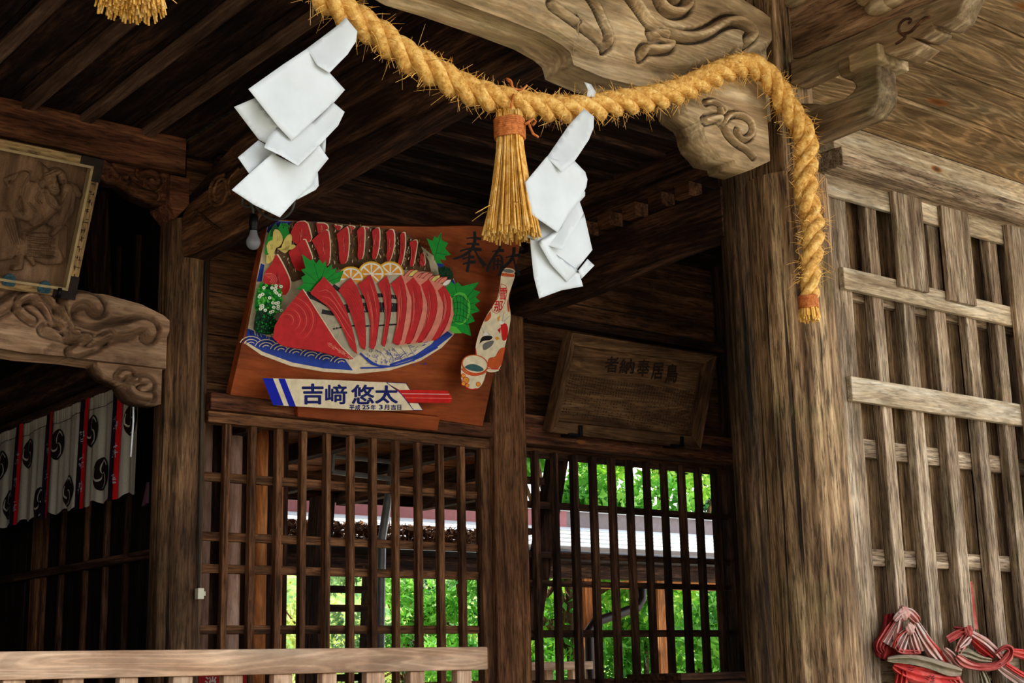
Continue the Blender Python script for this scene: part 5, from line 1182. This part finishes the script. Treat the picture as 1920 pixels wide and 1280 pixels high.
ribbon(t, 'strip', [(1780, 850), (1880, 870), (2000, 900), (2200, 930)], [70, 110, 120, 120], 2, .04, 2.5, .010, 41)
ribbon(t, 'strip', [(1720, 990), (1840, 1070), (1960, 1140), (2100, 1200)], [40, 60, 60, 60], 2, .05, 2, .006, 42)
knot(t, 2010, 860, .03, 2, 9, .03)
q0, q1 = P(1818, 1088, y=YM+.07), P(1826, 1180, y=YM+.07)
mk('cloth_strip', MB().grid([[(q1.x-.018, YM+.06, q1.z), (q1.x+.006, YM+.07, q1.z), (q1.x+.02, YM+.06, q1.z)], [(q0.x-.012, YM+.065, (q0.z+q1.z)/2), (q0.x, YM+.075, (q0.z+q1.z)/2), (q0.x+.016, YM+.065, (q0.z+q1.z)/2)], [(q0.x-.012, YM+.06, q0.z), (q0.x-.006, YM+.07, q0.z+.004), (q0.x+.004, YM+.06, q0.z-.01)]]), MC[0], smooth=True,
   label='thin faded red strip hanging behind a lattice bar above the smaller cloth', cat='cloth')

# ======================= BEHIND THE HALL =======================
# own eave with rafters over the left screen
ze = 2.74; ye = P(700, 928, z=ze).y; xe_ = P(925, 940, y=ye).x
mb = MB(); x = 2.7
yy = 5.62; i = 0
while yy < ye:
    mb.box(2.72, min(xe_, P(945, 900, y=yy).x), yy, min(yy+.16, ye), ze+.004*(i % 2), ze+.03); yy += .165; i += 1
mk('rear_eave_boards', mb, W_orange('x'), bevel=.002, kind='structure')
for i in range(7):
    xx = 3.0+i*.62
    yst = max(5.64, 5.64+(xx+.1-4.5)*1.25)
    if xx < xe_: mk('rear_rafter', MB().box(xx, xx+.07, yst, ye-.02, ze-.085, ze-.002), W_dark('y'), bevel=.003, label='dark rafter under the rear eave seen through the left screen', cat='rafter', group='rafters under the rear eave')
xb('rear_purlin', 2.72, P(935, 900, y=6.6).x, 6.6, 6.68, ze-.16, ze-.087, W_mid('x'), label='brown purlin crossing under the rear rafters', cat='beam')
xb('rear_fascia', 2.72, xe_, ye, ye+.03, ze-.06, ze+.03, W_dark('x'), label='dark fascia along the rear eave edge', cat='trim')
# metal frame and pipe
gal = plain('galvanised_metal', (150, 150, 146), .45, .2, metal=.3)
mt = thing('metal_bracket', 'grey metal angle frame hanging under the rear eave', 'bracket', P(640, 860, y=6.2))
mk('upright', MB().tube([P(628, 815, y=6.2), P(622, 884, y=6.2)], .014, 6), gal, parent=mt); mk('arm', MB().tube([P(622, 884, y=6.2), P(738, 898, y=6.2)], .014, 6), gal, parent=mt); mk('arm', MB().tube([P(628, 855, y=6.2), P(738, 866, y=6.2)], .012, 6), gal, parent=mt)
pp = [P(742, 812, y=6.35), P(733, 900, y=6.35), P(716, 1010, y=6.35), P(706, 1230, y=6.35)]; pp[-1] = Vector((pp[-1].x, 6.35, .6))
mk('metal_pipe', MB().tube([tuple(p) for p in pp], .022, 10), gal, smooth=True, label='grey metal pipe slanting down behind the left screen', cat='pipe')
# slanted dark post and ladder
p, q = P(612, 930, y=6.9), P(566, 1215, y=6.9)
mk('slanted_post', MB().hexa([(q.x-.05, 6.9, q.z-1.2), (q.x+.06, 6.9, q.z-1.2), (q.x+.06, 7.0, q.z-1.2), (q.x-.05, 7.0, q.z-1.2), (p.x-.05, 6.9, p.z), (p.x+.06, 6.9, p.z), (p.x+.06, 7.0, p.z), (p.x-.05, 7.0, p.z)]), W_dark('z'), bevel=.004, label='dark slanting post behind the left screen', cat='post')
ld = thing('ladder', 'dark wooden ladder leaning behind the left screen', 'ladder', P(640, 1250, y=7.3))
for a_, b_ in (((598, 1060), (590, 1400)), ((696, 1060), (684, 1400))):
    p, q = P(*a_, y=7.3), P(*b_, y=7.2); q.z = max(q.z, 0.02); mk('side_rail', MB().hexa([(q.x-.03, 7.2, q.z), (q.x+.03, 7.2, q.z), (q.x+.03, 7.25, q.z), (q.x-.03, 7.25, q.z), (p.x-.03, 7.3, p.z), (p.x+.03, 7.3, p.z), (p.x+.03, 7.35, p.z), (p.x-.03, 7.35, p.z)]), W_dark('z'), parent=ld)
for v in (1100, 1136, 1178, 1222, 1268): p, q = P(594, v, y=7.28), P(692, v, y=7.28); mk('rung', MB().box(p.x, q.x, 7.27, 7.31, p.z-.03, p.z+.01), W_dark('x'), parent=ld)
# neighbouring roof
YN = 11.0
NR = thing('neighbour_building', 'low building with pinkish ridge band and white metal roof behind the screens', 'building', (8.0, 10.5, 0))
zr1, zr0 = P(1100, 961, y=YN).z, P(1100, 992, y=YN).z
pinkm, greym = plain('pink_ridge_paint', (176, 116, 116), .6, .06), plain('grey_ridge_paint', (132, 118, 116), .6, .08)
xs_ = P(1062, 960, y=YN).x
mk('ridge_band', MB().box(3.6, xs_, YN, YN+.1, zr0, zr1), pinkm, parent=NR, plabel='pink painted ridge band'); mk('ridge_band', MB().box(xs_, 13.5, YN, YN+.1, zr0, zr1), greym, parent=NR, plabel='grey-mauve ridge band')
mk('ridge_cap', MB().box(3.6, 13.5, YN-.05, YN+.2, zr1, zr1+.03), plain('white_metal', (226, 226, 222), .4, .04), parent=NR)
yl = 9.5; zl = P(1200, 1066, y=yl).z
wm = plain('white_metal_roof', (214, 214, 210), .45, .05)
mb = MB(); nn = 9
for k in range(nn):
    f0, f1 = k/nn, (k+1)/nn; ya, yb2 = YN-.02+(yl-YN)*f0, YN-.02+(yl-YN)*f1; za_, zb2 = zr0+(zl-zr0)*f0, zr0+(zl-zr0)*f1
    mb.hexa([(3.6, yb2, zb2+.012), (13.5, yb2, zb2+.012), (13.5, ya, za_-.0), (3.6, ya, za_-.0), (3.6, yb2, zb2+.022), (13.5, yb2, zb2+.022), (13.5, ya, za_+.01), (3.6, ya, za_+.01)])
mk('roof_sheet', mb, wm, parent=NR, plabel='white metal roof in overlapping courses')
# lower shed edge: gutter board, leaves, posts
ys_ = 9.0
zt1_, zt0_ = P(900, 1030, y=ys_).z, P(900, 1078, y=ys_).z
SH = thing('open_shed', 'open-sided shed with orange posts and a dark gutter board in the yard behind the hall', 'shed', (8.0, 9.0, 0))
mk('gutter_board', MB().box(3.6, 13.0, ys_, ys_+.12, zt0_, zt1_), W_dark('x'), parent=SH, bevel=.005)
mk('gutter', MB().tube([(3.6, ys_-.06, zt1_-.03), (13.0, ys_-.06, zt1_-.03)], .045, 12), plain('dark_gutter', (70, 64, 62), .5), parent=SH, smooth=True)
mk('gutter_lip', MB().box(P(720, 1040, y=ys_).x, 13.0, ys_-.115, ys_-.10, zt1_-.035, zt1_-.01), plain('white_metal', (226, 226, 222), .4, .04), parent=SH)
mk('shed_roof', MB().hexa([(3.6, ys_+.02, zt1_), (13, ys_+.02, zt1_), (13, 9.48, zt1_+.09), (3.6, 9.48, zt1_+.09), (3.6, ys_+.02, zt1_+.02), (13, ys_+.02, zt1_+.02), (13, 9.48, zt1_+.11), (3.6, 9.48, zt1_+.11)]), plain('rusty_roof', (70, 56, 48), .8, .3), parent=SH)
for a_, b_ in ((1094, 1109), (1230, 1248), (1360, 1376)):
    l, r = P(a_, 1120, y=ys_+.03).x, P(b_, 1120, y=ys_+.03).x; mk('post', MB().box(l, r, ys_+.01, ys_+.12, 0, zt0_), W_orange('z'), parent=SH, bevel=.004)
p = P(1350, 1098, y=ys_); mk('eave_soffit', MB().box(P(1270, 1090, y=ys_).x, 13, ys_+.12, 10.4, zt0_+.02, zt0_+.04), W_orange('x'), parent=SH)
mb = MB(); rl_ = random.Random(5)
for _ in range(2600):
    x = rl_.uniform(3.8, P(905, 1000, y=ys_+.2).x+.2); yy = rl_.uniform(ys_+.0, ys_+.45); z = zt1_+.03+(yy-ys_)*.2+rl_.uniform(0, .10)*(1 if x > 4.9 else .5)
    c = Vector((x, yy, z)); a = Vector((rl_.gauss(0, 1), rl_.gauss(0, 1), rl_.gauss(0, 1))).normalized(); b = a.orthogonal().normalized(); L = rl_.uniform(.025, .055)
    mb.add([c-a*L, c+b*L*.4, c+a*L, c-b*L*.4], [(0, 1, 2), (0, 2, 3)])
mk('dry_leaves', mb, plain('dry_leaf', (128, 88, 56), .9, .6, scale=90), kind='stuff', label='heap of dry brown leaves lying along the shed roof edge', cat='leaves', recalc=False)
dpm = plain('dark_downpipe', (52, 40, 36), .4, .1)
dp = [P(1204, 1096, y=8.85), P(1204, 1122, y=8.85), P(1196, 1138, y=8.85), P(1115, 1166, y=8.85), P(1104, 1180, y=8.85), P(1104, 1240, y=8.85)]; dp[-1] = Vector((dp[-1].x, 8.85, 0.01))
mk('downpipe', MB().tube([tuple(p) for p in dp], .038, 14), dpm, smooth=True, label='dark downpipe with a slanting elbow seen through the right screen', cat='pipe')
l, r = P(985, 1240, y=8.3).x, P(1112, 1240, y=8.3).x; zb_ = P(1050, 1240, y=8.3).z
bn = thing('bench', 'pale wooden bench beyond the lower left of the right screen', 'bench', ((l+r)/2, 8.4, 0))
mk('bench_top', MB().box(l, r, 8.3, 8.75, zb_-.06, zb_), W_rail('x'), parent=bn, bevel=.004)
for x in (l+.15, r-.15):
    for y in (8.36, 8.66): mk('leg', MB().box(x-.03, x+.03, y-.03, y+.03, 0, zb_-.06), W_rail('z'), parent=bn)

# ---- trees ----
def leafmat(key, c0_, c1_, c2_, tr=.45):
    m, nt, b = newmat(key); L = nt.links.new; base, v = coords(nt, (1.6,)*3)
    n = N(nt, 'ShaderNodeTexNoise', i_Scale=1.0, i_Detail=6.0, i_Roughness=.75); L(v, n.inputs['Vector'])
    c = ramp(nt, n.outputs['Fac'], [(.34, lin(c0_)), (.5, lin(c1_)), (.64, lin(c2_))]); L(c, b.inputs['Base Color']); b.inputs['Roughness'].default_value = .5
    t_ = N(nt, 'ShaderNodeBsdfTranslucent'); L(c, t_.inputs[0]); mx = N(nt, 'ShaderNodeMixShader'); mx.inputs[0].default_value = tr
    L(b.outputs[0], mx.inputs[1]); L(t_.outputs[0], mx.inputs[2]); L(mx.outputs[0], nt.nodes['Material Output'].inputs[0]); return m
LM = [None]*0+[leafmat('bright_leaf', (84, 150, 40), (156, 206, 70), (220, 238, 130)), leafmat('mid_leaf', (52, 112, 36), (104, 170, 58), (164, 210, 96)), leafmat('deep_leaf', (24, 62, 36), (44, 96, 48), (90, 140, 70)), leafmat('soft_leaf', (52, 84, 54), (100, 136, 84), (160, 184, 120)), leafmat('yellow_leaf', (96, 128, 60), (176, 190, 90), (226, 224, 150))]
def tree(label, px, Y, z0, z1, w, n, mi, leaf, seed, group=None, dens=(1, 1)):
    r = np.random.default_rng(seed); c = P(px, 1100, y=Y); t = thing('tree', label, 'tree', (c.x, Y, 0), group)
    nb_ = 26; cs_ = np.stack([r.uniform(-w*.8, w*.8, nb_), r.uniform(-w*.5, w*.5, nb_), r.uniform(z0+.3, z1-.3, nb_)], 1); rs_ = r.uniform(.5, 1.0, nb_)*w*.38
    k = r.integers(0, nb_, n); d = r.normal(size=(n, 3)); d /= np.linalg.norm(d, axis=1)[:, None]; rad = rs_[k]*r.uniform(.55, 1.0, n)**.5
    C = cs_[k]+d*rad[:, None]*[1, 1, .75]; C[:, 2] = np.maximum(C[:, 2], .1)
    a = r.normal(size=(n, 3)); a /= np.linalg.norm(a, axis=1)[:, None]; up = d*.6+r.normal(size=(n, 3))*.5+[0, 0, .5]; b = np.cross(a, up); b /= np.linalg.norm(b, axis=1)[:, None]
    L = (r.uniform(.6, 1.2, n)*leaf)[:, None]
    V = np.stack([C-a*L, C+b*L*.42-a*L*.1, C+a*L, C-b*L*.42-a*L*.1], 1).reshape(-1, 3)+[c.x, Y, 0]
    mb = MB(); mb.v = [tuple(v) for v in V.tolist()]; mb.f = [(4*i, 4*i+1, 4*i+2, 4*i+3) for i in range(n)]; mb.m = [0]*n
    mk('foliage', mb, LM[mi], parent=t, recalc=False)
    mb = MB(); base = Vector((c.x, Y, 0)); top = base+Vector((.2, 0, (z0+z1)*.55)); mb.tube([base, base.lerp(top, .5)+Vector((.08, 0, 0)), top], [.14, .11, .07], 9)
    for i in range(9):
        e = Vector(cs_[i])+Vector((c.x, Y, 0)); s0 = base.lerp(top, r.uniform(.45, .95)); mb.tube([s0, s0.lerp(e, .5)+Vector((0, 0, .12)), e], [.045, .03, .012], 6)
    mk('trunk', mb, W_mosspil('z'), parent=t, smooth=True)
tree('bright yellow-green leafy tree above the white roof behind the right screen', 1230, 14.5, 1.4, 6.4, 2.3, 12000, 0, .085, 1)
tree('fresh green tree behind the left part of the right screen', 1050, 13.6, .6, 5.6, 1.7, 10000, 1, .08, 2)
tree('dark green tree at the far right edge of the right screen view', 1400, 17, 0.2, 7, 1.9, 6000, 2, .12, 3)
tree('green bush-like tree low behind the shed posts', 1190, 12.6, .1, 2.5, 2.4, 11000, 1, .075, 4)
tree('leafy tree behind the right end of the left screen', 850, 16.8, .1, 3.6, 1.3, 5200, 1, .07, 5)
tree('feathery dark green tree behind the middle of the left screen', 745, 19.5, .1, 3.8, 1.3, 4600, 3, .07, 6)
tree('pale yellow-green tree far behind the ladder', 640, 27, .1, 3.4, 3.0, 5200, 4, .09, 7)
tree('round green tree standing behind the bench', 1010, 16, .1, 3.6, 1.7, 5200, 0, .11, 8)
# wooded slope far behind
hm = MB(); rows = []
r_ = random.Random(2)
for j in range(14):
    row = []
    for i in range(60):
        x = -10+i*2.2; y = 60+j*2.5; z = .3+j*.85+.9*math.sin(i*.7+j)*.5+r_.uniform(-.5, .5); row.append((x, y, max(0, z) if j else -.1))
    rows.append(row)
hm.grid(rows)
m_, nt, b = newmat('wooded_slope'); base, v = coords(nt, (.35,)*3); n_ = N(nt, 'ShaderNodeTexNoise', i_Scale=1.0, i_Detail=9.0, i_Roughness=.8); nt.links.new(v, n_.inputs['Vector'])
nt.links.new(ramp(nt, n_.outputs['Fac'], [(.35, lin((40, 84, 50))), (.5, lin((116, 150, 70))), (.62, lin((206, 206, 120)))]), b.inputs['Base Color']); b.inputs['Roughness'].default_value = 1
mk('wooded_hill', hm, m_, kind='structure', smooth=True)
# ======================= LIGHT, WORLD, CAMERA =======================
w = bpy.data.worlds.new('sky'); bpy.context.scene.world = w; w.use_nodes = True
nt = w.node_tree; bg = nt.nodes['Background']
tc = nt.nodes.new('ShaderNodeTexCoord'); sp = nt.nodes.new('ShaderNodeSeparateXYZ'); nt.links.new(tc.outputs['Generated'], sp.inputs[0])
cr = nt.nodes.new('ShaderNodeValToRGB'); nt.links.new(sp.outputs['Z'], cr.inputs[0])
cr.color_ramp.elements[0].color = (.95, .97, 1.0, 1); cr.color_ramp.elements[1].color = (.62, .78, 1.0, 1)
nt.links.new(cr.outputs[0], bg.inputs['Color'])
# sky light weighted by direction: added from right and front, dimmed left as if wooded
dt = nt.nodes.new('ShaderNodeVectorMath'); dt.operation = 'DOT_PRODUCT'; nt.links.new(tc.outputs['Generated'], dt.inputs[0]); dt.inputs[1].default_value = (.88, -.42, .2)
mr = nt.nodes.new('ShaderNodeMapRange'); mr.interpolation_type = 'SMOOTHSTEP'; nt.links.new(dt.outputs['Value'], mr.inputs['Value'])
mr.inputs['From Min'].default_value = -.8; mr.inputs['From Max'].default_value = .75; mr.inputs['To Min'].default_value = .52; mr.inputs['To Max'].default_value = 4.0
nt.links.new(mr.outputs[0], bg.inputs['Strength'])
sun = bpy.data.lights.new('sun', 'SUN'); sun.energy = 9.0; sun.angle = math.radians(1.0); sun.color = (1, .95, .86)
so = bpy.data.objects.new('sun', sun); COL.objects.link(so)
so.rotation_euler = Vector((-.35, .55, .9)).to_track_quat('Z', 'Y').to_euler(); so.location = (0, 0, 12)
cam = bpy.data.cameras.new('camera'); co = bpy.data.objects.new('camera', cam); COL.objects.link(co)
cam.sensor_width = 36; cam.lens = F*36/1920; cam.clip_start = .05; cam.clip_end = 500
M = Matrix((RT, UP, -FW)).transposed().to_4x4(); M.translation = EYE; co.matrix_world = M
bpy.context.scene.camera = co
bpy.context.scene.view_settings.view_transform = 'Standard'
bpy.context.scene.view_settings.look = 'Medium High Contrast'
bpy.context.scene.view_settings.exposure = -.42
bpy.context.scene.cycles.max_bounces = 6
